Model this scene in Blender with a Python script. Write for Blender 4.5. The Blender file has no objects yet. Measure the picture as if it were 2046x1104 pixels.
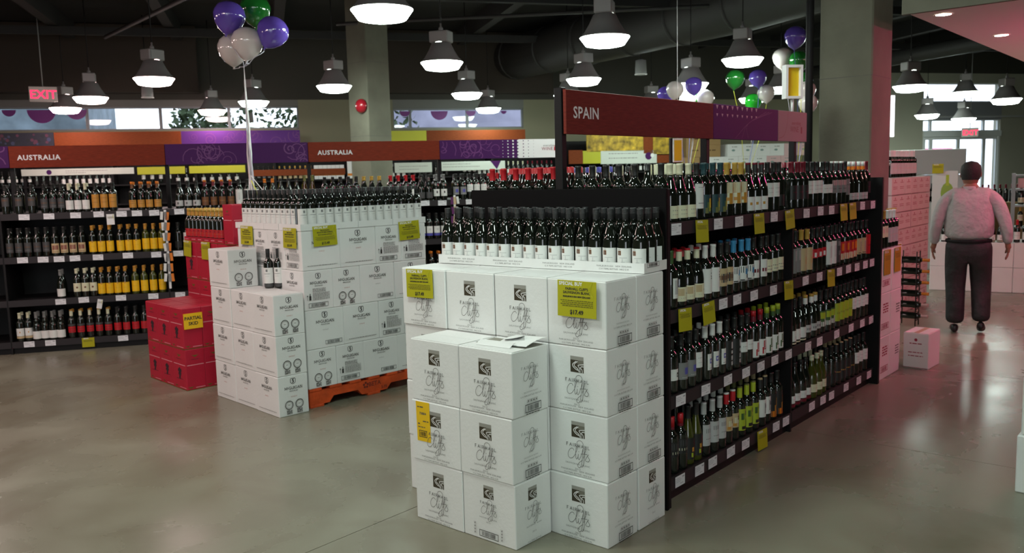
import bpy, math, random
from mathutils import Vector, Matrix
PI = math.pi
rnd = random.Random(7)
sc = bpy.context.scene
COL = sc.collection

# ------------------------------------------------------------------ camera
def R(d): return math.radians(d)
yaw, pit, rol = R(40.7875), R(6.6554), R(-1.4785)
Fv = Vector((math.cos(yaw)*math.cos(pit), math.sin(yaw)*math.cos(pit), -math.sin(pit)))
R0 = Vector((math.sin(yaw), -math.cos(yaw), 0)); U0 = R0.cross(Fv)
Rv = R0*math.cos(rol) + U0*math.sin(rol); Uv = -R0*math.sin(rol) + U0*math.cos(rol)
cam_d = bpy.data.cameras.new('camera'); cam = bpy.data.objects.new('camera', cam_d); COL.objects.link(cam)
m = Matrix.Identity(4)
for i in range(3):
    m[i][0] = Rv[i]; m[i][1] = Uv[i]; m[i][2] = -Fv[i]
m.translation = Vector((0, 0, 1.7)); cam.matrix_world = m
cam_d.sensor_width = 36; cam_d.lens = 1713.57/2046*36; cam_d.clip_end = 200; cam_d.clip_start = .05
cam_d.dof.use_dof = True; cam_d.dof.focus_distance = 3.9; cam_d.dof.aperture_fstop = 5.0
sc.camera = cam
# ------------------------------------------------------------------ world: bright overcast sky
w = bpy.data.worlds.new('overcast_sky'); sc.world = w; w.use_nodes = True
nt = w.node_tree; bg = nt.nodes['Background']
bg.inputs[0].default_value = (.86, .93, 1, 1); bg.inputs[1].default_value = 1.5
# ------------------------------------------------------------------ exposure
sc.view_settings.view_transform = 'Standard'; sc.view_settings.look = 'None'
sc.view_settings.gamma = 1; sc.view_settings.use_curve_mapping = False
sc.view_settings.exposure = 1.12
LENS = 21.0            # radiance of the pendant lamps' lenses
sc.cycles.max_bounces = 6; sc.cycles.diffuse_bounces = 3; sc.cycles.glossy_bounces = 3
sc.cycles.transmission_bounces = 4; sc.cycles.transparent_max_bounces = 6
sc.cycles.sample_clamp_indirect = 4.0
sc.cycles.caustics_reflective = False; sc.cycles.caustics_refractive = False

# ------------------------------------------------------------------ materials
MT = {}
def mat(name, col, rough=.5, metal=0, emit=0, spec=.5, coat=0, bump=None, var=None, ecol=None):
    if name in MT: return MT[name]
    m = bpy.data.materials.new(name); m.use_nodes = True; MT[name] = m
    n = m.node_tree.nodes; l = m.node_tree.links; b = n['Principled BSDF']
    b.inputs['Base Color'].default_value = (*col, 1)
    b.inputs['Roughness'].default_value = rough; b.inputs['Metallic'].default_value = metal
    b.inputs['Specular IOR Level'].default_value = spec
    b.inputs['Coat Weight'].default_value = coat
    if emit:
        b.inputs['Emission Color'].default_value = (*(ecol or col), 1); b.inputs['Emission Strength'].default_value = emit
    if bump or var:
        tc = n.new('ShaderNodeTexCoord')
        if bump:
            t = n.new('ShaderNodeTexNoise'); t.inputs['Scale'].default_value = bump[0]; t.inputs['Detail'].default_value = 3
            l.new(tc.outputs['Object'], t.inputs['Vector'])
            bp = n.new('ShaderNodeBump'); bp.inputs['Strength'].default_value = bump[1]; bp.inputs['Distance'].default_value = bump[2] if len(bump) > 2 else .01
            l.new(t.outputs['Fac'], bp.inputs['Height']); l.new(bp.outputs[0], b.inputs['Normal'])
        if var:   # scale, amount, stretch
            t = n.new('ShaderNodeTexNoise'); t.inputs['Scale'].default_value = var[0]; t.inputs['Detail'].default_value = 5
            mp = n.new('ShaderNodeMapping'); mp.inputs['Scale'].default_value = var[2] if len(var) > 2 else (1, 1, 1)
            l.new(tc.outputs['Object'], mp.inputs[0]); l.new(mp.outputs[0], t.inputs['Vector'])
            cr = n.new('ShaderNodeMapRange'); cr.inputs[1].default_value = .3; cr.inputs[2].default_value = .7
            cr.inputs[3].default_value = 1-var[1]; cr.inputs[4].default_value = 1+var[1]
            l.new(t.outputs['Fac'], cr.inputs[0])
            mx = n.new('ShaderNodeVectorMath'); mx.operation = 'SCALE'; mx.inputs[0].default_value = col
            l.new(cr.outputs[0], mx.inputs['Scale']); l.new(mx.outputs[0], b.inputs['Base Color'])
    return m
def srgb(r, g, b):
    f = lambda c: (c/255/12.92) if c/255 <= .04045 else ((c/255+.055)/1.055)**2.4
    return (f(r), f(g), f(b))
CARD = mat('white_cardboard', (.80, .80, .79), .62, bump=(60, .12), var=(3, .03))
CARDEDGE = mat('cardboard_edge', (.52, .42, .28), .8)
INK = mat('grey_ink', (.09, .085, .08), .6)
INKL = mat('pale_ink', (.3, .29, .28), .6)
INKD = mat('dark_ink', (.02, .02, .02), .5)
INKR = mat('red_ink', (.5, .15, .12), .6)
REDC = mat('red_cardboard', (.46, .007, .034), .5, bump=(60, .1), var=(5, .06))
GOLD = mat('gold_print', (.13, .095, .012), .5)
PINKW = mat('pale_pink_print', (.75, .3, .34), .6)
DKPR = mat('dark_plum_print', (.03, .012, .02), .6)
PHOTO = mat('brown_photo_print', (.045, .035, .018), .5)
PHOTOG = mat('grey_photo_print', (.32, .31, .28), .5)
WHITE = mat('white_print', (.82, .82, .82), .5)
YEL = mat('yellow_card', (.43, .40, .010), .6, spec=.3)
YEL2 = mat('warm_yellow_label', (.85, .53, .01), .45)
BLK = mat('black_shelf_metal', (.008, .007, .008), .55, spec=.25, bump=(120, .05))
LIP = mat('dark_shelf_lip', (.026, .021, .024), .5, spec=.3)
TAG = mat('white_tag', (.78, .78, .82), .4)
TAGI = mat('tag_grey_text', (.4, .4, .44), .5)
ORNG = mat('orange_pallet_paint', (.62, .075, .012), .6, bump=(40, .3), var=(9, .25))
WOODSIGN = mat('russet_sign_board', (.20, .024, .007), .6, spec=.2, var=(14, .22, (1, 1, 9)))
WOODDK = mat('brown_orange_sign_board', (.20, .042, .009), .6, spec=.2, var=(14, .2, (1, 1, 9)))
PURP = mat('purple_sign_board', (.065, .011, .10), .6, spec=.2)
PURPL = mat('light_purple_print', (.15, .03, .18), .5)
LIME = mat('lime_sign_board', (.5, .5, .02), .5)
CONC = mat('grey_concrete', (.165, .16, .122), .85, spec=.3, bump=(25, .25), var=(2.2, .16))
WALLM_ = mat('olive_wall_paint', (.20, .19, .125), .8, bump=(10, .05))
WALLD = mat('dark_wall_paint', (.035, .032, .025), .8)
CEIL = mat('black_painted_deck', (.009, .0085, .0085), .8)
DUCT = mat('dark_duct_metal', (.028, .027, .026), .6)
STEEL = mat('spun_aluminium', (.30, .28, .28), .45, metal=.3)
LENSM = mat('lamp_lens', (.9, 1, .93), .4, emit=LENS, ecol=(.84, 1, .90))
LENSP = mat('lamp_lens_warm', (1, .85, .85), .4, emit=LENS, ecol=(1, .74, .70))
ALU = mat('white_window_frame', (.6, .62, .62), .4)
GRY = mat('grey_plastic', (.3, .3, .3), .5)

# ------------------------------------------------------------------ mesh builder
class MB:
    def __init__(s): s.v = []; s.f = []; s.m = []; s.s = []; s.mats = []
    def mi(s, m):
        if m not in s.mats: s.mats.append(m)
        return s.mats.index(m)
    def add(s, vs, fs, m, smooth=False, M=None):
        o = len(s.v); k = s.mi(m)
        if M is not None: vs = [M @ Vector(v) for v in vs]
        s.v += [tuple(v) for v in vs]
        for f in fs: s.f.append([i+o for i in f]); s.m.append(k); s.s.append(smooth)
        return s
    def box(s, x0, x1, y0, y1, z0, z1, m, M=None):
        v = [(x0,y0,z0),(x1,y0,z0),(x1,y1,z0),(x0,y1,z0),(x0,y0,z1),(x1,y0,z1),(x1,y1,z1),(x0,y1,z1)]
        return s.add(v, [(3,2,1,0),(4,5,6,7),(0,1,5,4),(1,2,6,5),(2,3,7,6),(3,0,4,7)], m, False, M)
    def bbox(s, x0, x1, y0, y1, z0, z1, m, b=.004, M=None):   # box with chamfered edges
        vs = []; idx = {}
        X = (x0, x1); Y = (y0, y1); Z = (z0, z1)
        for i in range(2):
            for j in range(2):
                for k in range(2):
                    sx, sy, sz = (1, -1)[i], (1, -1)[j], (1, -1)[k]
                    idx[i, j, k] = len(vs)
                    vs += [(X[i], Y[j]+sy*b, Z[k]+sz*b), (X[i]+sx*b, Y[j], Z[k]+sz*b), (X[i]+sx*b, Y[j]+sy*b, Z[k])]
        g = lambda i, j, k, a: idx[i, j, k]+a
        fs = [(g(0,0,0,0), g(0,0,1,0), g(0,1,1,0), g(0,1,0,0)), (g(1,0,0,0), g(1,1,0,0), g(1,1,1,0), g(1,0,1,0)),
              (g(0,0,0,1), g(1,0,0,1), g(1,0,1,1), g(0,0,1,1)), (g(0,1,0,1), g(0,1,1,1), g(1,1,1,1), g(1,1,0,1)),
              (g(0,0,0,2), g(0,1,0,2), g(1,1,0,2), g(1,0,0,2)), (g(0,0,1,2), g(1,0,1,2), g(1,1,1,2), g(0,1,1,2))]
        for i in range(2):
            for j in range(2): fs.append((g(i,j,0,0), g(i,j,1,0), g(i,j,1,1), g(i,j,0,1)) if i == j else (g(i,j,0,1), g(i,j,1,1), g(i,j,1,0), g(i,j,0,0)))
            for k in range(2): fs.append((g(i,0,k,0), g(i,1,k,0), g(i,1,k,2), g(i,0,k,2)) if i != k else (g(i,0,k,2), g(i,1,k,2), g(i,1,k,0), g(i,0,k,0)))
        for j in range(2):
            for k in range(2): fs.append((g(0,j,k,1), g(1,j,k,1), g(1,j,k,2), g(0,j,k,2)) if j != k else (g(0,j,k,2), g(1,j,k,2), g(1,j,k,1), g(0,j,k,1)))
        for i in range(2):
            for j in range(2):
                for k in range(2):
                    t = (g(i,j,k,0), g(i,j,k,1), g(i,j,k,2)); fs.append(t if (i+j+k) % 2 == 0 else t[::-1])
        return s.add(vs, fs, m, False, M)
    def lathe(s, prof, m, n=16, c=(0, 0, 0), cap=True, M=None, a0=0, a1=2*PI, smooth=True):
        full = abs(a1-a0-2*PI) < 1e-6; k = n if full else n+1
        vs = [(c[0]+r*math.cos(a0+(a1-a0)*i/n), c[1]+r*math.sin(a0+(a1-a0)*i/n), c[2]+z) for r, z in prof for i in range(k)]
        fs = []
        for j in range(len(prof)-1):
            for i in range(n):
                a = j*k+i; b = j*k+(i+1) % k; fs.append((a, b, b+k, a+k))
        s.add(vs, fs, m, smooth, M)
        if cap and full:
            e = (len(prof)-1)*k; o = len(s.v)-len(vs)
            if prof[0][0] > 1e-5: s.f.append([o+i for i in range(k)][::-1]); s.m.append(s.mi(m)); s.s.append(False)
            if prof[-1][0] > 1e-5: s.f.append([o+e+i for i in range(k)]); s.m.append(s.mi(m)); s.s.append(False)
        return s
    def tube(s, pts, r, m, n=8):
        pts = [Vector(p) for p in pts]; rings = []
        for i, p in enumerate(pts):
            t = (pts[min(i+1, len(pts)-1)]-pts[max(i-1, 0)]).normalized()
            u = t.cross(Vector((0, 0, 1)) if abs(t.z) < .9 else Vector((1, 0, 0))).normalized(); v = t.cross(u)
            rr = r[i] if isinstance(r, (list, tuple)) else r
            rings.append([p+u*rr*math.cos(2*PI*j/n)+v*rr*math.sin(2*PI*j/n) for j in range(n)])
        vs = [q for g in rings for q in g]
        fs = [(i*n+j, i*n+(j+1) % n, (i+1)*n+(j+1) % n, (i+1)*n+j) for i in range(len(pts)-1) for j in range(n)]
        fs += [tuple(range(n))[::-1], tuple((len(pts)-1)*n+j for j in range(n))]
        return s.add(vs, fs, m, True)
    def mesh(s, name):
        me = bpy.data.meshes.new(name); me.from_pydata(s.v, [], s.f)
        for m in s.mats: me.materials.append(m)
        me.polygons.foreach_set('material_index', s.m); me.polygons.foreach_set('use_smooth', s.s); me.update()
        return me
def ob(name, mesh, parent=None, loc=None, rz=0):
    if isinstance(mesh, MB): mesh = mesh.mesh(name)
    o = bpy.data.objects.new(name, mesh); COL.objects.link(o)
    if parent: o.parent = parent
    if loc: o.location = loc
    if rz: o.rotation_euler.z = rz
    return o
def tag(o, label=None, cat=None, group=None, kind=None):
    if label: o['label'] = label
    if cat: o['category'] = cat
    if group: o['group'] = group
    if kind: o['kind'] = kind
    return o
def thing(name, label, cat, loc=(0, 0, 0), rz=0, group=None):
    o = bpy.data.objects.new(name, None); COL.objects.link(o); o.location = loc; o.rotation_euler.z = rz
    o.empty_display_size = .1
    return tag(o, label, cat, group)
def struct(name, mb, label, cat):
    o = ob(name, mb); return tag(o, label, cat, kind='structure')
def frame(ox, oy, oz, deg):   # local x = along, local y = to the left of it
    return Matrix.Translation((ox, oy, oz)) @ Matrix.Rotation(R(deg), 4, 'Z')

# ------------------------------------------------------------------ flat print helpers (2D lists)
_tc = {}
def text2d(s, size, spacing=1.0, bold=0):
    key = (s, size, spacing, bold)
    if key in _tc: return _tc[key]
    cu = bpy.data.curves.new('t', 'FONT'); cu.body = s; cu.size = size; cu.space_character = spacing; cu.align_x = 'CENTER'
    cu.offset = bold; cu.resolution_u = 2; cu.fill_mode = 'FRONT'; cu.dimensions = '2D'
    o = bpy.data.objects.new('t', cu); COL.objects.link(o)
    bpy.context.view_layer.update()
    me = bpy.data.meshes.new_from_object(o.evaluated_get(bpy.context.evaluated_depsgraph_get()))
    vs = [(v.co.x, v.co.y) for v in me.vertices]; fs = [tuple(p.vertices) for p in me.polygons]
    bpy.data.objects.remove(o); bpy.data.curves.remove(cu); bpy.data.meshes.remove(me)
    _tc[key] = (vs, fs); return vs, fs
def ribbon2d(pts, w):
    pts = [Vector((p[0], p[1])) for p in pts]; vs = []
    for i, p in enumerate(pts):
        t = pts[min(i+1, len(pts)-1)]-pts[max(i-1, 0)]
        if t.length < 1e-9: t = Vector((1, 0))
        t.normalize(); nn = Vector((-t.y, t.x)); ww = w[i] if isinstance(w, list) else w
        vs += [tuple(p+nn*ww/2), tuple(p-nn*ww/2)]
    return vs, [(2*i, 2*i+1, 2*i+3, 2*i+2) for i in range(len(pts)-1)]
def crom(P, n=6):
    P = [Vector(p) for p in P]; Q = [2*P[0]-P[1]]+P+[2*P[-1]-P[-2]]; out = []
    for i in range(1, len(Q)-2):
        for k in range(n):
            t = k/n; a, b, c, d = Q[i-1:i+3]
            out.append(.5*((2*b)+(-a+c)*t+(2*a-5*b+4*c-d)*t*t+(-a+3*b-3*c+d)*t**3))
    return out+[Q[-2]]
class Print:   # 2D drawing mapped onto a face: origin bottom-left, ex along, ey up, offset outwards
    def __init__(s): s.mb = MB(); s.z = 0
    def put(s, vf, x=0, y=0, m=None, k=1):
        s.z += .00012; s.mb.add([(x+k*a[0], y+k*a[1], s.z) for a in vf[0]], vf[1], m or INK); return s
    def rect(s, x0, y0, x1, y1, m): return s.put(([(x0,y0),(x1,y0),(x1,y1),(x0,y1)], [(0,1,2,3)]), 0, 0, m)
    def text(s, t, x, y, h, m=None, sp=1.0, bold=0): return s.put(text2d(t, h*1.38, sp, bold), x, y, m or INK)
    def line(s, pts, w, m, x=0, y=0, k=1): return s.put(ribbon2d(pts, w), x, y, m, k)
    def ring(s, x, y, r, w, m, a0=0, a1=2*PI, n=18):
        return s.line([(x+r*math.cos(a0+(a1-a0)*i/n), y+r*math.sin(a0+(a1-a0)*i/n)) for i in range(n+1)], w, m)
    def disc(s, x, y, r, m, n=10, sy=1): return s.put(([(x+r*math.cos(2*PI*i/n), y+sy*r*math.sin(2*PI*i/n)) for i in range(n)], [tuple(range(n))]), 0, 0, m)
    def words(s, x0, x1, y, h, m, seed=1):
        r = random.Random(seed); x = x0; vs = []; fs = []
        while x < x1-.002:
            L = min(r.uniform(1.5, 5)*h, x1-x); k = len(vs)
            vs += [(x, y), (x+L, y), (x+L, y+h), (x, y+h)]; fs.append((k, k+1, k+2, k+3)); x += L+h*.8
        return s.put((vs, fs), 0, 0, m)
    def bars(s, x0, y0, x1, y1, m=None, seed=3):
        t = (y1-y0)*.09; m = m or INKD
        s.rect(x0, y0, x1, y0+t, m); s.rect(x0, y1-t, x1, y1, m); s.rect(x0, y0, x0+t, y1, m); s.rect(x1-t, y0, x1, y1, m)
        r = random.Random(seed); x = x0+(x1-x0)*.13; vs = []; fs = []
        while x < x1-(x1-x0)*.15:
            L = r.choice((.6, 1, 1, 1.8))*(x1-x0)*.012; k = len(vs)
            vs += [(x, y0+2*t), (x+L, y0+2*t), (x+L, y1-2*t), (x, y1-2*t)]; fs.append((k, k+1, k+2, k+3)); x += L+(x1-x0)*r.choice((.009, .014, .022))
        return s.put((vs, fs), 0, 0, m)
    def mesh(s, name): return s.mb.mesh(name)

# serif capitals as strokes for the two wineries' names
GLY = {'F': [[(0,0),(0,1)],[(0,1),(.6,1)],[(0,.52),(.45,.52)]], 'A': [[(0,0),(.42,1)],[(.42,1),(.84,0)],[(.17,.36),(.67,.36)]],
 'I': [[(0,0),(0,1)]], 'R': [[(0,0),(0,1)],[(0,1),(.35,1),(.55,.9),(.55,.65),(.35,.5),(0,.5)],[(.3,.5),(.7,0)]],
 'H': [[(0,0),(0,1)],[(.65,0),(.65,1)],[(0,.5),(.65,.5)]], 'L': [[(0,1),(0,0)],[(0,0),(.55,0),(.57,.15)]],
 'M': [[(0,0),(.05,1)],[(.05,1),(.45,.1)],[(.45,.1),(.85,1)],[(.85,1),(.9,0)]], 'c': [[(.36,.85),(.2,.92),(.05,.8),(.05,.6),(.2,.5),(.36,.55)],[(.02,.36),(.38,.36)]],
 'G': [[(.72,.8),(.55,.98),(.3,1),(.05,.75),(0,.45),(.12,.12),(.4,0),(.7,.1)],[(.7,.1),(.7,.42)],[(.5,.42),(.85,.42)]],
 'U': [[(0,1),(0,.3),(.15,.05),(.4,0),(.62,.1),(.7,.35),(.7,1)]], 'N': [[(0,0),(0,1)],[(0,1),(.7,0)],[(.7,0),(.7,1)]]}
WID = {'F': .62, 'A': .84, 'I': .05, 'R': .7, 'H': .65, 'L': .57, 'M': .9, 'c': .38, 'G': .82, 'U': .7, 'N': .7}
def serif_text(P, s, xc, y, h, m, gap=.32, w=.13, serif=True):
    tot = sum(WID[c]+gap for c in s)-gap; x = xc-tot*h/2
    for c in s:
        for st in GLY[c]:
            P.line([(x+a*h, y+b*h) for a, b in st], w*h, m)
            if serif and len(st) == 2 and abs(st[0][0]-st[1][0]) < .5 and c != 'c':
                for a, b in st:
                    if b in (0, 1) and not (c == 'A' and b == 1): P.rect(x+a*h-.13*h, y+b*h-.035*h, x+a*h+.13*h, y+b*h+.035*h, m)
        x += (WID[c]+gap)*h
# the flowing script word
CL = [crom([(.29,.60),(.24,.72),(.12,.68),(.01,.42),(.01,.16),(.10,.05),(.22,.12),(.34,.34)]),
      crom([(.34,.34),(.43,.68),(.47,.90),(.43,.93),(.385,.68),(.365,.28),(.40,.08),(.46,.16),(.50,.34)]), crom([(.505,.44),(.485,.18),(.53,.07),(.60,.24)]),
      crom([(.60,.24),(.69,.62),(.745,1.0),(.70,1.24),(.58,1.32),(.46,1.22),(.45,1.02),(.54,.92)]),
      crom([(.745,1.0),(.71,.5),(.67,.0),(.61,-.36),(.51,-.45),(.46,-.30),(.55,-.10),(.70,.10)]),
      crom([(.74,.22),(.83,.66),(.90,.94),(.87,1.02),(.81,.80),(.78,.3),(.75,-.14),(.68,-.36),(.61,-.33)]), crom([(.62,.46),(.76,.50),(.93,.52)]),
      crom([(.82,.10),(.91,.36),(.985,.54),(.95,.40),(1.03,.24),(.98,.07),(.85,.09)])]
def cliffs(P, x, y, w, m, lw=.011):
    for s in CL: P.line([(x+a[0]*w, y+a[1]*w*.62) for a in s], lw*w*1.75, m)
    P.disc(x+.53*w, y+.60*w*.62, .016*w, m, 6)
def hills(P, x, y, s):    # small landscape photograph on the white cases
    P.rect(x-s/2, y-s/2, x+s/2, y+s/2*.98, PHOTO); P.rect(x-s/2, y+s*.27, x+s/2, y+s*.5, PHOTOG)
    P.put(([(x-.1*s,y+.1*s),(x+.1*s,y+.27*s),(x+.5*s,y+.27*s),(x+.5*s,y-.1*s),(x+.2*s,y+.02*s)], [(4,3,2,1,0)]), 0, 0, mat('photo_midtone', (.17,.16,.13), .5))
    for pts in ([(-.05,.2),(-.3,.02),(-.32,-.12),(-.1,-.3),(.12,-.36)], [(.05,.2),(-.16,.04),(-.2,-.1),(.05,-.26),(.16,-.46)],
                [(.5,.05),(.25,.0),(.08,-.05),(.2,-.22),(.24,-.48)], [(.5,-.1),(.34,-.1),(.27,-.2),(.38,-.3),(.4,-.5)]):
        P.line([(x+a[0]*s, y+a[1]*s) for a in crom([(p[0], p[1]) for p in pts], 4)], s*.045, WHITE)
def icons(P, x, y, s, n=4, vert=False):
    for i in range(n):
        a, b = (x, y-i*s*1.15) if vert else (x+i*s*1.15, y)
        P.ring(a, b, s*.62, s*.1, INKL, PI/4, PI/4+2*PI, 4); P.disc(a, b, s*.27, INK, 5)
# ------------------------------------------------------------------ carton faces
FW, FD, FH = .328, .247, .306
def f_main(pic=.085, text=True, bc=False):
    P = Print(); k = FW/2; h = FH
    hills(P, k, h*(.73 if not bc else .78), .075 if not bc else .062); q = 1 if not bc else .8
    yb = h*.46 if not bc else h*.58
    serif_text(P, 'FAIRHALL', k, yb, .0145*q, INK, .62, .15)
    cliffs(P, k-.055*q, yb-.062*q, .118*q, INK)
    P.text('SAUVIGNON   BLANC', k, yb-.084*q, .0085*q, INK, 1.25)
    P.text('2013', k, yb-.108*q, .009*q, INK, 1.3)
    if bc:
        P.bars(k-.058, .018, k+.062, .05); icons(P, k-.085, .075, .013, 4, True); icons(P, k+.085, .075, .013, 4, True)
    else:
        P.text('MARLBOROUGH   NEW ZEALAND', k, .024, .0078, INK, 1.2); P.text('12 X 750ML BOTTLES  14KG G.W.', k, .010, .0072, INK, 1.1)
    return P.mesh('printed_front')
def f_side(pic=False):
    P = Print(); k = FD/2; h = FH
    if pic:
        hills(P, k, h*.78, .062); serif_text(P, 'FAIRHALL', k, h*.56, .012, INK, .62, .1); cliffs(P, k-.045, h*.56-.052, .096, INK)
        P.text('SAUVIGNON   BLANC', k, h*.28, .007, INK, 1.2); P.text('2013', k, h*.17, .008, INK, 1.3); P.text('12 X 750ML BOTTLES', k, .012, .007, INK, 1.1)
    else:
        serif_text(P, 'FAIRHALL', k, h*.70, .0125, INK, .62, .1); cliffs(P, k-.048, h*.70-.056, .10, INK)
        P.text('2013', k, h*.415, .009, INK, 1.3); P.text('SAUVIGNON BLANC', k, h*.345, .007, INKL, 1.2); P.text('12 X 750ML BOTTLES 14KG G.W.', k, h*.29, .007, INK, 1.1)
        icons(P, k-.02, h*.215, .0165); P.bars(k-.045, .014, k+.07, .052); P.words(k-.04, k+.06, .005, .004, INK, 5)
    return P.mesh('printed_side')
def mc_logo(P, k, h, s=1, red=True):
    y = h*.86
    P.line([(k+a*s, y+b*s) for a, b in ((-.018,.02),(.018,.02),(.022,.012),(.021,-.012),(.013,-.02),(0,-.025),(-.013,-.02),(-.021,-.012),(-.022,.012),(-.018,.02))], .005*s, INKD)
    P.line([(k+a*s, y+b*s) for a, b in crom([(.008,.012),(-.002,.012),(-.004,.004),(.006,-.002),(.002,-.014),(-.008,-.012)], 4)], .006*s, INKD)
    P.rect(k-.001*s, y-.016*s, k+.003*s, y+.015*s, INKD)
    serif_text(P, 'McGUIGAN', k, h*.655, .0215*s, INK, .26, .17)
    P.text('PRIVATE BIN', k, h*.60, .0085*s, INK, 1.15, .0003)
def m_face(w, h, kind):
    P = Print(); k = w/2; s = 1 if w > .3 else .92
    mc_logo(P, k, h, s)
    if kind in ('plain', 'barcode', 'seals', 'small'): P.text('SHIRAZ', k, h*.46, .0085, INKR if kind != 'barcode' else INKL, 1.3)
    if kind in ('plain', 'small'): P.words(w*.12, w*.9, h*.11, .005, INKL, 4)
    if kind == 'barcode': P.bars(w*.48, h*.09, w*.93, h*.19)
    if kind == 'seals':
        for dx in (-.042, .042):
            P.ring(k+dx, h*.27, .031, .006, INK); P.ring(k+dx, h*.27, .022, .0015, INKL, n=12); P.text('BIN', k+dx, h*.26, .008, INK)
            for j in range(3): P.words(k+dx-.022, k+dx+.022, h*.12-j*.010, .006, INK, j)
    if kind == 'icon':
        for j in range(3): P.words(w*.28, w*.74, h*(.53-.035*j), .005, INKL, j+2)
        P.rect(w*.16, h*.26, w*.22, h*.37, INKD); P.rect(w*.178, h*.37, w*.202, h*.43, INKD)
        P.rect(w*.09, h*.26, w*.10, h*.36, INKD); P.put(([(w*.07,h*.36),(w*.12,h*.36),(w*.095,h*.40)], [(0,1,2)]), 0, 0, INKD)
        for j in range(6): P.words(w*.28, w*.86, h*(.42-.032*j), .0045, INKL, j+9)
        P.bars(w*.12, h*.07, w*.80, h*.185)
    return P.mesh('printed_face')
def r_face(w, h, wide):
    P = Print(); k = w/2
    def wing(x, y, s):
        P.put(([(x-s, y+s*.3), (x-s*.2, y-s*.25), (x, y-s*.35), (x+s*.2, y-s*.25), (x+s, y+s*.3), (x+s*.2, y+s*.1), (x, y+s*.25), (x-s*.2, y+s*.1)], [(0,1,7),(1,2,6,7),(2,3,5,6),(3,4,5)]), 0, 0, GOLD)
    wing(k, h*.83, .042 if wide else .032); P.rect(w*.06, h*.60, w*.94, h*.618, PINKW)
    if wide:
        for a, b in ((0,0),(-.014,.012),(.014,.012),(-.010,-.012),(.010,-.010),(0,-.026),(0,.022),(-.003,-.038)): P.disc(k+a*1.5, h*.42+b*1.25, .015, DKPR, 6)
        P.words(w*.25, w*.75, h*.25, .004, DKPR, 2)
    P.words(w*.3, w*.7, h*.74, .004, DKPR, 3)
    wing(w*.2, h*.07, .027); P.rect(w*.45, h*.045, w*.95, h*.06, PINKW); P.rect(0, 0, w, .006, GOLD)
    return P.mesh('printed_face')
def k_face(w, h, kind):
    P = Print(); c = mat('maroon_print', (.33, .03, .06), .6)
    if kind == 0:
        for j in range(4): P.words(w*.3, w*.8, h*(.72-.06*j), .012, c, j)
        P.bars(w*.15, h*.16, w*.85, h*.30, c)
    elif kind == 1:
        for j in range(4): P.words(w*.55, w*.9, h*(.62-.06*j), .010, INK, j)
    else:
        P.words(w*.25, w*.75, h*.7, .008, c, 1); P.disc(w*.5, h*.82, .014, c, 6)
        for j in range(2): P.words(w*.2, w*.8, h*(.45-.1*j), .007, c, j)
        P.rect(0, h*.02, w, h*.035, c)
    return P.mesh('printed_face')
PR = {}
def face(key, fn, *a):
    if key not in PR: PR[key] = fn(*a)
    return PR[key]
# carton body: x = width (front face normal -y), y = depth.  origin at the bottom centre of the body
CB = {}
def carton_mesh(w, d, h, m):
    k = (w, d, h, m.name)
    if k not in CB:
        a = MB(); a.bbox(-w/2, w/2, -d/2, d/2, 0, h-.0025, m, .0035)
        b = MB(); b.box(-w/2+.003, w/2-.003, -d/2+.003, -.0012, h-.0026, h, m)
        c = MB(); c.box(-w/2+.003, w/2-.003, .0012, d/2-.003, h-.0026, h-.0004, m)
        CB[k] = (a.mesh('carton_body'), b.mesh('top_flap'), c.mesh('top_flap'))
    return CB[k]
def carton(M, w, d, h, m, front, side, label, group, name='wine_case', cat='case', flaps=True):
    """M: frame whose origin is the bottom front-left corner; front face looks to local -y, left face to local -x
    front / side: dict face -> print mesh, keys 'f','l','r' """
    c = M @ Vector((w/2, d/2, 0)); rz = math.atan2(M[1][0], M[0][0])
    rz += rnd.uniform(-.006, .006)
    t = thing(name, label, cat, (c.x+rnd.uniform(-.0015, .0015), c.y+rnd.uniform(-.0015, .0015), c.z), rz, group)
    A, B, C = carton_mesh(w, d, h, m)
    ob('carton_body', A, t)
    if flaps: ob('top_flap', B, t); ob('top_flap', C, t)
    for kf, pm in front.items():
        o = ob('printed_face', pm, t); e = .0004
        if kf == 'f': o.matrix_local = Matrix.Translation((-w/2, -d/2-e, 0)) @ Matrix.Rotation(PI/2, 4, 'X')
        if kf == 'l': o.matrix_local = Matrix.Translation((-w/2-e, d/2, 0)) @ Matrix.Rotation(-PI/2, 4, 'Z') @ Matrix.Rotation(PI/2, 4, 'X')
        if kf == 'r': o.matrix_local = Matrix.Translation((w/2+e, -d/2, 0)) @ Matrix.Rotation(PI/2, 4, 'Z') @ Matrix.Rotation(PI/2, 4, 'X')
    return t
ORD = ['first', 'second', 'third', 'fourth', 'fifth', 'sixth', 'seventh', 'eighth', 'ninth', 'tenth', 'eleventh', 'twelfth', 'thirteenth', 'fourteenth',
       'fifteenth', 'sixteenth', 'seventeenth', 'eighteenth', 'nineteenth', 'twentieth', 'twenty-first', 'twenty-second', 'twenty-third', 'twenty-fourth']
NUM = ['no', 'one', 'two', 'three', 'four', 'five', 'six', 'seven', 'eight', 'nine', 'ten', 'eleven', 'twelve', 'thirteen', 'fourteen', 'fifteen', 'sixteen', 'seventeen', 'eighteen', 'nineteen', 'twenty']
TIER = ['bottom', 'second', 'third', 'top']
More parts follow.
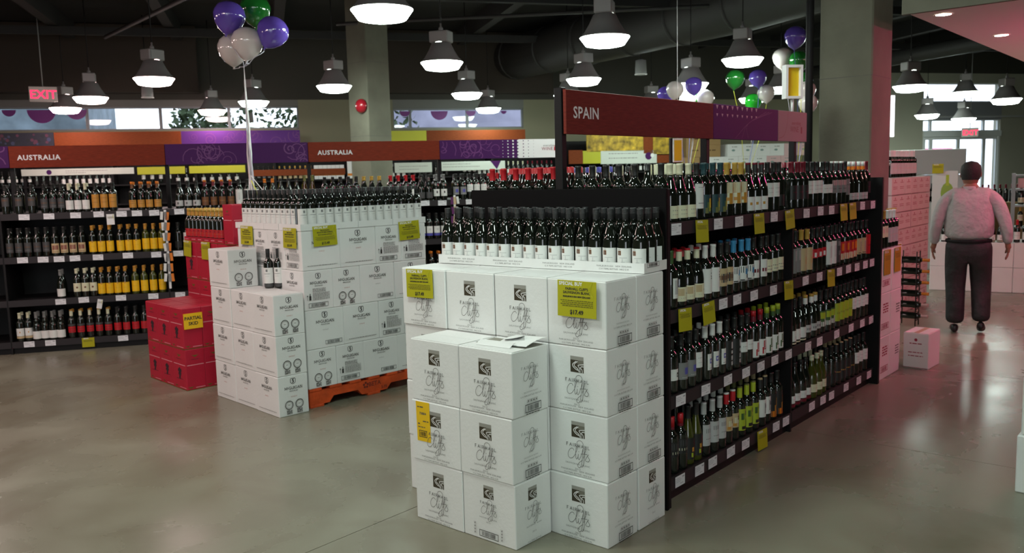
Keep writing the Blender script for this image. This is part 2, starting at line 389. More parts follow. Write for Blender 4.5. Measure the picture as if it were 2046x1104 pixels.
#PART2
# ------------------------------------------------------------------ bottles
GLASS = mat('dark_bottle_glass', (.008, .010, .007), .04, spec=.7, coat=.3)
GLASSG = mat('olive_bottle_glass', (.055, .06, .008), .05, spec=.6, coat=.3)
GLASSB = mat('brown_bottle_glass', (.05, .022, .006), .05, spec=.6)
PAL = dict(black=(.018,.018,.018), grey=(.22,.22,.22), silver=(.5,.5,.5), white=(.78,.78,.76), cream=(.72,.70,.50), gold=(.55,.33,.06), orange=(.75,.20,.01),
  red=(.5,.012,.02), maroon=(.17,.006,.02), blue=(.05,.28,.55), navy=(.08,.08,.40), teal=(.015,.055,.065), green=(.05,.11,.03), lime=(.42,.5,.03), yellow=(.85,.50,.01), brown=(.16,.06,.02),
  amber=(.55,.26,.04), pink=(.65,.35,.36), dkgrey=(.06,.06,.062), plum=(.12,.02,.12), olive=(.16,.16,.05), tan=(.55,.42,.24))
def C(c, rough=.45): return mat('print_'+c, PAL[c], rough)
CAPR = mat('black_screw_cap', (.03, .03, .032), .5)
SH = {'bordeaux': ([(.030,0),(.0365,.004),(.037,.01),(.037,.188),(.0345,.203),(.026,.216),(.018,.226),(.0148,.238),(.0145,.296),(.013,.298)], .037),
      'burgundy': ([(.034,0),(.0395,.004),(.040,.01),(.040,.130),(.0375,.155),(.031,.18),(.023,.205),(.017,.228),(.0150,.250),(.0145,.294),(.013,.296)], .040),
      'slim': ([(.030,0),(.0345,.004),(.035,.01),(.035,.135),(.032,.16),(.026,.195),(.020,.225),(.0155,.255),(.0145,.32),(.013,.322)], .035)}
BT = {}
def btype(key, desc, shape='bordeaux', glass=GLASS, cap='black', capz=(.235, .301), cap2=None, lab='white', lz=(.05, .14), art=(), half=1.25, seg=16, band=None, ribbed=False, pin=1.0):
    """meshes of one kind of bottle; label spans +-half radians round the front (local -y)"""
    prof, r = SH[shape]; top = prof[-1][1]
    g = MB(); g.lathe(prof, glass, seg)
    k = MB(); z0, z1 = capz; z1 = top+.003; cm = C(cap) if isinstance(cap, str) else cap
    rr = .0160
    if ribbed:
        pr = [(rr-.0006, z0)]
        for i in range(4): z = z1-.003-.007*(3-i); pr += [(rr-.0006, z-.004), (rr+.0004, z-.003), (rr+.0004, z)]
        k.lathe(pr+[(rr-.001, z1), (.001, z1+.0003)], cm, seg)
    elif cap2:
        zm = z0+(z1-z0)*cap2[1]
        k.lathe([(rr, z0), (rr, zm)], cm, seg, cap=False); k.lathe([(rr, zm), (rr, z1-.001), (rr-.002, z1), (.001, z1)], C(cap2[0]), seg)
    else: k.lathe([(rr+.0006, z0), (rr, z0+.01), (rr, z1-.012), (rr+.001, z1-.011), (rr+.001, z1-.001), (rr-.002, z1), (.001, z1)], cm, seg)
    L = None
    def patch(mb, u0, u1, v0, v1, m, off, n=6):
        a0 = -PI/2+u0*half; a1 = -PI/2+u1*half; q = r+off
        mb.lathe([(q, v0), (q, v1)], m, n, cap=False, a0=a0, a1=a1, smooth=True)
    if lab:
        L = MB(); z0, z1 = lz; patch(L, -1, 1, z0, z1, C(lab), .0005, 10)
        for i, (u0, u1, v0, v1, c) in enumerate(art): patch(L, u0, u1, z0+(z1-z0)*v0, z0+(z1-z0)*v1, C(c), .0008+.00015*i, max(2, int(6*(u1-u0)/2)+1))
    if band: 
        L = L or MB(); L.lathe([(r+.0006, band[0]), (r+.0006, band[1])], C(band[2]), seg, cap=False)
    BT[key] = dict(desc=desc, parts=[('glass_bottle', g.mesh('glass_bottle')), ('bottle_cap', k.mesh('bottle_cap'))]+([('paper_label', L.mesh('paper_label'))] if L else []), r=r, shape=shape, cap=cap, cap2=cap2)
txt = lambda a, b, c='grey', u=.6: (-u, u, a, b, c)
btype('fair', 'dark sauvignon bottle with white landscape label', 'burgundy', cap=CAPR, capz=(.238, .3), lab='white', lz=(.028, .112), ribbed=True, half=1.1,
      art=[(-.62, -.18, .60, .86, 'brown'), (-.45, -.36, .62, .8, 'grey'), (-.62, -.2, .91, .94, 'grey'), (-.4, .5, .44, .47, 'silver'), (-.2, .25, .2, .23, 'silver'), (-.05, 0, .18, .42, 'silver')])
btype('mcg', 'shiraz bottle with white crest label', 'bordeaux', cap=CAPR, capz=(.225, .3), lab='white', lz=(.038, .158), ribbed=True, band=(.012, .034, 'dkgrey'), half=1.45,
      art=[(-.12, .16, .74, .9, 'grey'), (-.5, .5, .6, .63, 'grey'), (-.2, .3, .45, .47, 'silver')])
btype('redpack', 'gold-capped bottle with broad scarlet label', 'bordeaux', cap='amber', cap2=('gold', .55), capz=(.232, .3), lab='red', lz=(.045, .115), art=[(-.8, .8, .45, .5, 'amber'), (-.2, .2, .7, .85, 'maroon')])
btype('greyl', 'black bottle with dim grey label', lab='grey', lz=(.06, .175), art=[txt(.6, .66, 'dkgrey')], cap='black')
btype('cream', 'cream-capped bottle with low cream label', 'burgundy', cap='cream', capz=(.24, .3), lab='cream', lz=(.02, .085), art=[txt(.6, .66), txt(.3, .33)])
btype('tall12', 'black bottle with tall white numbered label', lab='white', lz=(.06, .19), art=[(.2, .5, .5, .75, 'black'), txt(.85, .87), txt(.2, .23)])
btype('teal', 'teal-capped bottle with dark green and yellow label', 'bordeaux', cap='teal', lab='teal', lz=(.03, .13), art=[(-.3, .3, .1, .6, 'lime'), (-.1, .5, .3, .8, 'yellow'), (-.6, -.2, .0, .3, 'olive')])
btype('checker', 'gold-capped bottle with orange chequered label', cap='gold', capz=(.225, .3), lab='cream', lz=(.07, .19), art=[(-1, -.5, .5, 1, 'tan'), (-.5, 0, .0, .5, 'amber'), (0, .5, .5, 1, 'tan'), (.5, 1, 0, .5, 'amber'), (-.9, -.5, .15, .3, 'amber'), (.1, .4, .6, .8, 'amber')])
btype('oval', 'red-topped black bottle with oval white label', 'burgundy', cap='black', cap2=('maroon', .8), lab='white', lz=(.02, .10), art=[(-.7, -.4, .4, .6, 'amber'), (.3, .7, .3, .8, 'black')])
btype('square', 'black bottle with square white label', lab='white', lz=(.09, .175), art=[txt(.6, .64), txt(.3, .34, 'silver')])
btype('maroon', 'maroon-capped bottle with dark label', cap='maroon', capz=(.225, .3), lab='black', lz=(.06, .15), art=[txt(.5, .55, 'maroon')])
btype('pinkl', 'black bottle with striped grey and rose label', lab='grey', lz=(.08, .17), cap='black', cap2=('white', .8), art=[(-1, 1, .6, 1, 'pink'), txt(.3, .36, 'dkgrey')])
btype('whitecap', 'white-capped bottle with low white label', 'burgundy', cap='orange', cap2=('white', .45), capz=(.235, .3), lab='silver', lz=(.02, .07), art=[txt(.4, .5, 'maroon')])
btype('narrow', 'green-capped bottle with narrow white label', cap='green', capz=(.225, .3), lab='white', lz=(.055, .16), half=.8, art=[txt(.2, .9, 'silver')])
btype('redcream', 'red-topped cream-capped bottle with broad cream label', 'burgundy', cap='cream', cap2=('red', .82), capz=(.24, .3), lab='cream', lz=(.03, .105), art=[txt(.22, .24), (-.9, -.2, .4, .9, 'tan'), (.1, .2, .5, .6, 'dkgrey')])
btype('three', 'white-capped bottle with large plain white label', cap='white', capz=(.23, .3), lab='white', lz=(.04, .175), half=1.35, art=[(.0, .2, .68, .71, 'black'), (.12, .2, .58, .71, 'black'), (.0, .2, .58, .61, 'black'), (.0, .2, .8, .83, 'black')])
btype('haze', 'black bottle with smudged grey-brown label', lab='tan', lz=(.06, .16), art=[(-.7, .7, .2, .7, 'dkgrey'), (-.9, .9, .35, .6, 'brown')])
btype('blueart', 'blue-capped bottle with turquoise painted label', cap='blue', capz=(.23, .3), lab='white', lz=(.06, .15), art=[(-.8, .5, .55, .95, 'teal'), (-.2, .9, .45, .8, 'blue'), (.0, .5, .2, .45, 'teal'), (-.9, -.3, .06, .12, 'black'), txt(.02, .05, 'black', .9)])
btype('redtext', 'black bottle with red-lettered white label', lab='white', lz=(.06, .165), art=[(-.8, -.55, .3, .5, 'maroon'), (-.4, -.15, .3, .5, 'maroon'), (0, .2, .3, .5, 'maroon'), (.35, .6, .3, .5, 'maroon')])
btype('creamtwo', 'black bottle with divided cream label', lab='cream', lz=(.075, .155), art=[(-1, 1, .45, .5, 'dkgrey'), txt(.2, .26)])
btype('nine', 'black bottle with white numeral label', lab='white', lz=(.07, .13), art=[(-.1, .2, .3, .7, 'black'), (-.02, .12, .4, .55, 'white')])
btype('bluegrey', 'black bottle with blue-grey label', lab='grey', lz=(.06, .15), art=[(-.3, .4, .3, .7, 'navy'), txt(.1, .14, 'silver')])
btype('violet', 'white-capped bottle with small violet emblem label', cap='white', cap2=None, capz=(.235, .3), lab='white', lz=(.06, .15), half=.75, art=[(-.45, .35, .4, .7, 'navy'), (-.25, .15, .48, .62, 'white'), txt(.1, .13, 'grey')])
btype('vert', 'black bottle with upright white lettering', lab='black', lz=(.03, .18), art=[(-.1, .25, .05, .2, 'silver'), (-.1, .25, .25, .42, 'silver'), (-.1, .25, .5, .62, 'silver'), (-.1, .25, .7, .95, 'silver')])
btype('whitesm', 'black bottle with small white label', lab='white', lz=(.085, .145), art=[txt(.5, .56)])
btype('redA', 'red-topped bottle with red triangle letter on white', cap='maroon', cap2=('red', .5), lab='white', lz=(.02, .12), art=[(-.5, -.3, .1, .5, 'red'), (-.3, -.12, .45, .9, 'red'), (.0, .2, .45, .9, 'red'), (.2, .4, .1, .5, 'red'), (-.3, .3, .35, .42, 'red')])
btype('greenA', 'lime-topped bottle with green triangle letter on white', glass=GLASS, cap='green', cap2=('lime', .45), lab='white', lz=(.02, .12), art=[(-.5, -.3, .1, .5, 'green'), (-.3, -.12, .45, .9, 'green'), (.0, .2, .45, .9, 'green'), (.2, .4, .1, .5, 'green'), (-.3, .3, .35, .42, 'green')])
btype('band', 'red-capped bottle with cream band and gold medal', cap='maroon', cap2=('red', .3), capz=(.225, .3), lab='black', lz=(.09, .17), band=(.105, .118, 'cream'), art=[(-.8, .8, .5, .9, 'dkgrey')])
btype('creamtall', 'red-capped bottle with tall cream label', cap='red', capz=(.225, .3), lab='cream', lz=(.06, .175), half=1.3, art=[txt(.7, .74), (.2, .6, .3, .5, 'tan'), (-1, 1, .06, .1, 'black')])
btype('slimfire', 'slim bottle with red and lime lettering', 'slim', glass=GLASSG, lab='black', lz=(.03, .15), art=[(-.3, 0, .1, .3, 'lime'), (-.2, .2, .35, .55, 'amber'), (.3, .6, .1, .9, 'red')])
btype('silver', 'silver-capped bottle with tall grey-white label', cap='silver', capz=(.225, .3), lab='silver', lz=(.06, .18), half=1.3, art=[txt(.6, .8, 'grey'), txt(.3, .34)])
btype('redart', 'red-capped bottle with beige painted label', cap='red', cap2=('white', .88), capz=(.22, .3), lab='tan', lz=(.08, .165), art=[(-.6, .2, .3, .7, 'cream'), (-.1, .6, .5, .8, 'brown'), (-.8, -.3, .1, .3, 'amber')])
btype('limeart', 'lime-capped bottle with lime leaf-pattern label', cap='lime', cap2=('olive', .9), capz=(.22, .3), lab='lime', lz=(.04, .17), art=[(-.6, -.1, .5, .8, 'green'), (.1, .6, .2, .5, 'green'), (-.5, .3, .05, .2, 'black'), (.0, .4, .7, .9, 'olive')])
btype('sketch', 'black bottle with white sketched label', cap='black', cap2=('tan', .85), lab='white', lz=(.06, .17), art=[(-.1, .1, .2, .8, 'grey'), (.1, .4, .5, .7, 'dkgrey')])
btype('flame', 'dark bottle with orange flame drawing', cap='black', cap2=None, lab='black', lz=(.02, .17), art=[(-.7, .4, .0, .25, 'orange'), (-.2, .1, .25, .5, 'amber'), (.1, .4, .45, .8, 'amber'), (.5, .8, .1, .3, 'orange')])
btype('silvertall', 'black bottle with tall silver label', lab='grey', lz=(.03, .19), half=1.3, art=[txt(.5, .9, 'silver', .3)])
btype('goldtall', 'gold-capped bottle with tall beige label', cap='gold', capz=(.225, .3), lab='tan', lz=(.03, .18), half=1.35, art=[txt(.3, .6, 'amber', .3)])
btype('reddots', 'black bottle with red label and white flowers', lab='red', lz=(.10, .16), art=[(-.5, -.1, .1, .6, 'white'), (.3, .6, .4, .8, 'white')])
btype('ornate', 'black ornate embossed bottle', lab='dkgrey', lz=(.03, .2), art=[(-.5, .5, .7, .9, 'grey'), (-.3, .3, .3, .5, 'grey')])
btype('redcreamlow', 'gold-capped bottle with red and cream label', cap='black', lab='red', lz=(.04, .17), art=[(-1, 1, 0, .35, 'cream'), (-.4, .4, .5, .9, 'orange'), (-.3, .3, .1, .2, 'amber')])
btype('beigepat', 'black bottle with beige figure label', lab='tan', lz=(.05, .17), art=[(-.3, .3, .2, .8, 'grey'), txt(.05, .12, 'dkgrey')])
btype('redfull', 'black bottle with full red label', lab='red', lz=(.04, .19), art=[txt(.4, .5, 'maroon')])
btype('lowwhite', 'dark bottle with low folded white label', 'burgundy', lab='white', lz=(.03, .10), band=(.012, .02, 'cream'), art=[(-.3, .3, .4, .45, 'silver'), (0, .5, .2, .5, 'silver')])
btype('goldwhite', 'white-and-gold-capped bottle with small label', 'burgundy', cap='white', cap2=('gold', .7), lab='silver', lz=(.05, .10), art=[txt(.3, .6, 'dkgrey')])
btype('greenwhite', 'black bottle with green and white slanted label', lab='green', lz=(.05, .16), art=[(-1, 1, 0, .3, 'white'), (-.2, 1, .3, .5, 'white'), (-.9, .2, .5, .9, 'lime')])
btype('yellowtall', 'black bottle with tall yellow-green label', lab='lime', lz=(.05, .18), half=1.35, art=[txt(.4, .5, 'olive')])
btype('neckring', 'bottle with white neck ring and white label', 'burgundy', cap='black', capz=(.27, .3), lab='white', lz=(.045, .095), band=(.02, .04, 'maroon'), art=[txt(.5, .58, 'silver')])
btype('neckring2', 'olive bottle with ring and cream label', 'burgundy', glass=GLASSG, cap='cream', capz=(.26, .3), lab='cream', lz=(.045, .10), art=[txt(.5, .58, 'tan')])
btype('goldline', 'tall dark bottle with thin gold line', lab='black', lz=(.03, .17), cap='black', cap2=('tan', .9), art=[(-1, 1, .45, .5, 'amber')])
# Australia aisle kinds
btype('graydk', 'black bottle with charcoal label', lab='dkgrey', lz=(.05, .15), art=[txt(.5, .6, 'brown'), txt(.2, .24, 'grey')])
btype('brownl', 'black bottle with grey-brown label', lab='dkgrey', lz=(.08, .17), art=[(-.6, .6, .6, .8, 'brown')])
btype('creamwhite', 'cream-capped bottle with white label', cap='cream', capz=(.225, .3), lab='white', lz=(.03, .125), art=[txt(.4, .43, 'silver')])
btype('orangetall', 'black bottle with tall amber label', lab='amber', lz=(.04, .18), half=1.3, art=[txt(.7, .74, 'brown'), txt(.4, .43, 'brown')])
btype('orange', 'black bottle with orange-brown label', cap='brown', cap2=('orange', .6), lab='amber', lz=(.03, .11), art=[txt(.5, .56, 'brown'), txt(.8, .85, 'brown')])
btype('brownorange', 'maroon-capped bottle with rust label', cap='maroon', cap2=('orange', .7), lab='brown', lz=(.03, .12), art=[txt(.5, .55, 'amber')])
btype('pinkart', 'black bottle with beige framed picture label', lab='tan', lz=(.03, .13), art=[(-.7, .7, .35, .8, 'maroon'), txt(.1, .16, 'brown')])
btype('yellow', 'orange-capped bottle with bright yellow label', cap='amber', capz=(.25, .3), lab='yellow', lz=(.025, .135), half=1.5, art=[txt(.5, .53, 'amber', .4), (-.15, .15, .9, 1.05, 'amber')])
btype('yellowgreen', 'olive glass bottle with bright yellow label', glass=GLASSG, cap='amber', capz=(.24, .3), lab='yellow', lz=(.03, .145), half=1.5, art=[txt(.5, .53, 'amber', .4)])
btype('creamart', 'black bottle with cream label and small crest', cap='cream', capz=(.25, .3), lab='cream', lz=(.06, .15), art=[(-.2, .2, .4, .6, 'brown')])
btype('creambrown', 'cream-capped bottle with cream and tan label', cap='cream', capz=(.24, .3), lab='white', lz=(.06, .14), band=(.035, .058, 'tan'), art=[(-.1, .1, .4, .6, 'amber')])
btype('whitelow', 'grey-capped bottle with low white label', 'burgundy', cap='grey', capz=(.23, .3), lab='white', lz=(.02, .10), half=1.35)
btype('redblack', 'cream-capped bottle with black label and red foot', cap='cream', cap2=('amber', .8), lab='red', lz=(.06, .125), art=[txt(.6, .7, 'black'), txt(.2, .3, 'maroon')], band=(.13, .15, 'dkgrey'))
btype('red', 'black bottle with plain red label', lab='red', lz=(.055, .135), art=[txt(.6, .64, 'maroon'), txt(.3, .34, 'maroon')])
btype('crest', 'black bottle with white label and dark leaf crest', lab='white', lz=(.05, .13), art=[(-.15, .2, .4, .75, 'dkgrey'), txt(.2, .23, 'silver')], cap='grey')
btype('greysq', 'black bottle with square grey label', 'burgundy', lab='silver', lz=(.03, .09), art=[(-.4, -.1, .3, .7, 'dkgrey')])
btype('orangecap', 'orange-red-capped dark bottle', 'burgundy', cap='orange', cap2=('orange', .5), capz=(.255, .3), lab='black', lz=(.03, .1))
btype('bandneck', 'black bottle with white neck band', 'burgundy', cap='black', cap2=None, capz=(.27, .3), lab='dkgrey', lz=(.03, .1))
btype('olivecap', 'olive-capped clear-shouldered bottle', 'slim', glass=GLASSB, cap='olive', capz=(.26, .32), lab='cream', lz=(.03, .1))
btype('plain', 'plain black bottle', lab='black', lz=(.03, .1))
btype('goldcap', 'gold-capped dark bottle', 'burgundy', cap='gold', capz=(.25, .3), lab='tan', lz=(.03, .1))
btype('redcap', 'crimson-capped dark bottle with white label', cap='red', capz=(.225, .3), lab='white', lz=(.04, .14), art=[txt(.5, .54)])
btype('navycap', 'blue-capped bottle with white picture neck', 'bordeaux', cap='white', cap2=('navy', .5), capz=(.215, .3), lab='silver', lz=(.04, .14), art=[txt(.5, .54)])
btype('whitebox', 'white-labelled black bottle', lab='white', lz=(.03, .19), half=1.3, art=[txt(.3, .8, 'silver', .3)])
btype('blueband', 'black bottle with white label and blue foot band', lab='white', lz=(.07, .15), band=(.04, .068, 'navy'), art=[(-.3, .3, .4, .7, 'silver')])
btype('pinkcase', 'dark bottle with rose label', cap='white', capz=(.225, .3), lab='silver', lz=(.04, .16), art=[txt(.5, .56, 'pink')])
btype('pinkgold', 'orange-capped bottle with cream and rose label', cap='amber', capz=(.225, .3), lab='cream', lz=(.09, .18), art=[(-.6, .6, .4, .8, 'pink')])

def bottle(key, x, y, z, rz, label, group, cat='bottle'):
    b = BT[key]; t = thing('wine_bottle', label, cat, (x, y, z), rz+rnd.uniform(-.12, .12), group)
    for n, me in b['parts']: ob(n, me, t)
    return t
STUFF = MB()
def stuffbottle(key, x, y, z, rz):     # full shape and label, joined into the one object of far bottles
    M = Matrix.Translation((x, y, z)) @ Matrix.Rotation(rz, 4, 'Z')
    for n_, me in BT[key]['parts']:
        for i, m_ in enumerate(me.materials):
            fs = [tuple(p_.vertices) for p_ in me.polygons if p_.material_index == i]
            if fs:
                us = sorted({v for f in fs for v in f}); ix = {v: k for k, v in enumerate(us)}
                STUFF.add([me.vertices[v].co for v in us], [tuple(ix[v] for v in f) for f in fs], m_, True, M)
def backbottle(key, x, y, z):
    b = BT[key]; prof, r = SH[b['shape']]; cm = b['cap']; cm = C(cm) if isinstance(cm, str) else cm
    STUFF.lathe([prof[2], prof[3]]+prof[4:-2:2]+[prof[-2]], GLASS, 8, (x, y, z), cap=False)
    top = prof[-1][1]; STUFF.lathe([(.016, top-.06), (.016, top), (.001, top+.003)], C(b['cap2'][0]) if b['cap2'] else cm, 8, (x, y, z), cap=False)
def run(F, items, z, where, group, pitch=.0835, start=0.0, depth=.05, back=1, faceoff=0, solo=True):
    """bottles along local x of frame F, front row at local y = depth; items = [(kind, count)], kind None leaves a gap"""
    x = start; ang = math.atan2(F[1][0], F[0][0])
    for key, n in items:
        if key is None: x += n*pitch; continue
        for i in range(n):
            p = F @ Vector((x+pitch/2, depth+rnd.uniform(-.006, .006), z))
            d = BT[key]['desc']
            lab = f"{d}, {where}" if n == 1 else f"{d}, {ORD[i]} of {NUM[n]}, {where}"
            if solo: bottle(key, p.x, p.y, p.z, ang+faceoff, lab, group)
            else: stuffbottle(key, p.x, p.y, p.z, ang+faceoff)
            for bk in range(back):
                q = F @ Vector((x+pitch/2+rnd.uniform(-.004, .004), depth+.083*(bk+1), z)); backbottle(key, q.x, q.y, q.z)
            x += pitch
#PART3
# ------------------------------------------------------------------ room frame: local x runs along the far wall, local y away from the camera
RA = -33.5; A0 = (3.2385, 9.6307)
RF = frame(A0[0], A0[1], 0, RA)
CEILZ = 5.0
# floor: slabs with saw-cut joints over a dark bed
FLO = mat('polished_concrete', (.30, .275, .215), .26, spec=.5)
n = FLO.node_tree.nodes; l = FLO.node_tree.links; b = n['Principled BSDF']
geo = n.new('ShaderNodeNewGeometry')
def noise(scale, det, dist=0):
    t = n.new('ShaderNodeTexNoise'); t.inputs['Scale'].default_value = scale; t.inputs['Detail'].default_value = det; t.inputs['Distortion'].default_value = dist
    l.new(geo.outputs['Position'], t.inputs['Vector']); return t
t1 = noise(.6, 6, .8); t2 = noise(1.7, 6, .4); t3 = noise(40, 3)
cr = n.new('ShaderNodeValToRGB'); e = cr.color_ramp.elements
e[0].position = .34; e[0].color = (.165, .142, .100, 1); e[1].position = .68; e[1].color = (.265, .262, .200, 1)
x = e.new(.5); x.color = (.212, .199, .148, 1)
mx = n.new('ShaderNodeMix'); mx.data_type = 'FLOAT'; mx.inputs[0].default_value = .5
l.new(t1.outputs['Fac'], mx.inputs[2]); l.new(t2.outputs['Fac'], mx.inputs[3]); l.new(mx.outputs[0], cr.inputs[0]); l.new(cr.outputs[0], b.inputs['Base Color'])
mr = n.new('ShaderNodeMapRange'); mr.inputs[1].default_value = .3; mr.inputs[2].default_value = .7; mr.inputs[3].default_value = .20; mr.inputs[4].default_value = .36
l.new(t2.outputs['Fac'], mr.inputs[0]); l.new(mr.outputs[0], b.inputs['Roughness'])
bp = n.new('ShaderNodeBump'); bp.inputs['Strength'].default_value = .06; bp.inputs['Distance'].default_value = .01
l.new(t2.outputs['Fac'], bp.inputs['Height']); l.new(bp.outputs[0], b.inputs['Normal'])
fl = struct('floor', MB().box(-14, 36, -16, 32, -.12, -.012, mat('joint_fill', (.02, .018, .015), .9)), 'polished grey concrete floor with saw-cut joints', 'floor')
xs = [-14, -5, -1.2, 3.1, 7.68, 11.8, 16, 20, 25, 36]; ys = [-16, -6, -1.8, 2.71, 7.2, 12, 18, 32]
sl = 0
SM = Matrix.Rotation(R(-2.5), 4, 'Z')
xs2 = [-14, -8, -3.5, 1.0, 5.35, 7.66, 12, 16.5, 21, 27, 36]; ys2 = [-16, -9, -4, -.6, 3.22, 7.9, 12.5, 18, 32]
for i in range(len(xs2)-1):
    for j in range(len(ys2)-1):
        g = .0022; mb = MB().box(xs2[i]+g, xs2[i+1]-g, ys2[j]+g, ys2[j+1]-g, -.02, 0, FLO); ob('concrete_slab', mb, fl)
# shell
def wallbox(name, x0, x1, y0, y1, z0, z1, m, label, M=RF): return struct(name, MB().box(x0, x1, y0, y1, z0, z1, m, M), label, 'wall')
ce = struct('ceiling', MB().box(-9.2, 27.2, -30, 10.25, CEILZ, CEILZ+.1, CEIL, RF), 'black painted steel deck ceiling', 'ceiling')
for k in range(-7, 26, 2):
    ob('ceiling_beam', MB().box(k-.09, k+.09, -28, 9.5, CEILZ-.34, CEILZ, mat('dark_beam', (.014, .013, .013), .7), RF), ce)
for k in range(-24, 9, 4):
    ob('ceiling_beam', MB().box(-8.8, 26.8, k-.06, k+.06, CEILZ-.5, CEILZ-.36, mat('dark_beam', (.014, .013, .013), .7), RF), ce)
# the far wall is built round its openings: clerestory 1, clerestory 2, entrance
W1 = (-2.9, 3.38, 2.87, 3.36); W2 = (5.47, 8.58, 2.84, 3.30); W3 = (20.0, 22.62, 0, 3.94)
wb = MB(); T0, T1 = 10.0, 10.25
OLV = mat('olive_wall_paint', (.115,.11,.072), .85, spec=.2); BEI = mat('beige_wall_paint', (.30, .29, .23), .8)
for a, b_, z0, z1, mm in ((-9, W1[0], 0, 3.5, OLV), (W1[0], W1[1], 0, W1[2], OLV), (W1[0], W1[1], W1[3], 3.5, mat('grey_lintel', (.14,.14,.13), .7)), (W1[1], W2[0], 0, 3.5, OLV), (W2[0], W2[1], 0, W2[2], OLV),
    (W2[0], W2[1], W2[3], 3.5, mat('grey_lintel', (.14,.14,.13), .7)), (W2[1], 18.9, 0, 3.5, OLV), (18.9, W3[0], 0, 4.2, BEI), (W3[0], W3[1], W3[3], 4.2, BEI), (W3[1], 27, 0, 4.2, BEI),
    (-9, 18.9, 3.5, CEILZ, WALLD), (18.9, 27, 4.2, CEILZ, WALLD)):
    wb.box(a, b_, T0, T1, z0, z1, mm, RF)
struct('wall_back', wb, 'far olive wall with clerestory windows and glazed entrance', 'wall')
wallbox('wall_left', -9.2, -9, -30, 10.25, 0, CEILZ, OLV, 'plain wall beyond the left edge')
wallbox('wall_right', 27, 27.2, -30, 10.25, 0, CEILZ, BEI, 'plain beige wall at the right end')
struct('wall_front', MB().box(-14, 36, -16, -15.9, 0, CEILZ, OLV), 'plain wall behind the camera', 'wall')
# bulkheads over the wall
for a, b_, z0 in ((-9, 1.35, 3.62), (5.1, 9.2, 3.62)):
    ob('ceiling_beam', MB().box(a, b_, 9.6, 9.98, z0, CEILZ-.02, mat('dark_brown_bulkhead', (.028, .019, .013), .8), RF), ce)
GL = mat('window_glass', (1, 1, 1), .0)
n = GL.node_tree.nodes; l = GL.node_tree.links
for q in list(n): n.remove(q)
o_ = n.new('ShaderNodeOutputMaterial'); tr = n.new('ShaderNodeBsdfTransparent'); gs = n.new('ShaderNodeBsdfGlossy'); ms = n.new('ShaderNodeMixShader')
gs.inputs['Roughness'].default_value = .02; ms.inputs[0].default_value = .025; l.new(tr.outputs[0], ms.inputs[1]); l.new(gs.outputs[0], ms.inputs[2]); l.new(ms.outputs[0], o_.inputs[0])
tr.inputs[0].default_value = (.92, .96, 1, 1)
def window(name, x0, x1, z0, z1, mull, label, fm=ALU, y=10.06):
    w = MB(); t = .035
    w.box(x0, x1, y, y+.06, z0, z0+t, fm, RF); w.box(x0, x1, y, y+.06, z1-t, z1, fm, RF); w.box(x0, x0+t, y, y+.06, z0, z1, fm, RF); w.box(x1-t, x1, y, y+.06, z0, z1, fm, RF)
    o = struct(name, w, label, 'window'); xs = [x0]+mull+[x1]
    for q in mull: ob('window_mullion', MB().box(q-.03, q+.03, y-.01, y+.07, z0+t, z1-t, fm, RF), o)
    for a, b_ in zip(xs, xs[1:]): ob('window_pane', MB().box(a+.02, b_-.02, y+.025, y+.035, z0+.02, z1-.02, GL, RF), o)
    return o
GF = mat('grey_window_frame', (.17, .18, .19), .5)
w1 = window('window_1', *W1, [-.91, .52, 1.91], 'long clerestory window with trees outside, left of the wide pillar', GF)
w2 = window('window_2', *W2, [5.87, 7.22], 'clerestory window with purple discs, right of the wide pillar', GF)
PD = mat('purple_disc', (.16, .02, .19), .5)
def disc(x, z, r, par, y=10.03):   # the hanging discs show only their lower part below the lintel
    mb = MB(); k = 20; vs = []
    for q in range(k+1):
        a = PI+PI*q/k; vs.append((x+r*math.cos(a), z+r*math.sin(a)))
    top = [(v[0], y, v[1]) for v in vs]; bk = [(v[0], y+.006, v[1]) for v in vs]; N = len(vs)
    mb.add(top+bk, [tuple(range(N)), tuple(range(N, 2*N))[::-1]]+[(i, i+1, N+i+1, N+i) for i in range(N-1)]+[(N-1, 0, N, 2*N-1)], PD, False, RF); ob('purple_disc', mb, par)
for x, r in ((-2.35, .13), (-1.75, .27), (-1.1, .20)): disc(x, 3.30, r, w1)
for x, r in ((5.75, .12), (6.55, .2), (7.3, .12), (8.1, .07)): disc(x, 3.24, r, w2)
# entrance: transom windows, header, doors
w3 = window('window_3', 20.0, 22.62, 3.42, 3.94, [], 'bright transom window above the entrance', ALU)
ob('window_mullion', MB().box(20.0, 22.62, 9.98, 10.1, 2.94, 3.42, mat('grey_transom_panel', (.22, .22, .24), .6), RF), w3)
w4 = window('window_4', 20.0, 22.62, 2.62, 2.95, [20.3, 22.1], 'narrow bright window band above the entrance doors', ALU)
dr = MB(); dr.box(20.0, 22.62, 9.95, 10.1, 2.48, 2.63, ALU, RF); dr.box(20.0, 20.06, 10, 10.1, 0, 2.48, ALU, RF); dr.box(22.56, 22.62, 10, 10.1, 0, 2.48, ALU, RF)
dd = struct('door_1', dr, 'white framed glazed entrance doors', 'door')
for a, b_ in ((20.06, 20.3), (20.3, 21.22), (21.22, 22.1), (22.1, 22.56)):
    t = .05; q = MB(); q.box(a, a+t, 10.02, 10.07, 0, 2.48, ALU, RF); q.box(b_-t, b_, 10.02, 10.07, 0, 2.48, ALU, RF); q.box(a+t, b_-t, 10.02, 10.07, 2.40, 2.48, ALU, RF); q.box(a+t, b_-t, 10.02, 10.07, 0, .12, ALU, RF)
    df = ob('door_frame', q, dd); ob('door_pane', MB().box(a+t, b_-t, 10.04, 10.05, .12, 2.40, GL, RF), df)
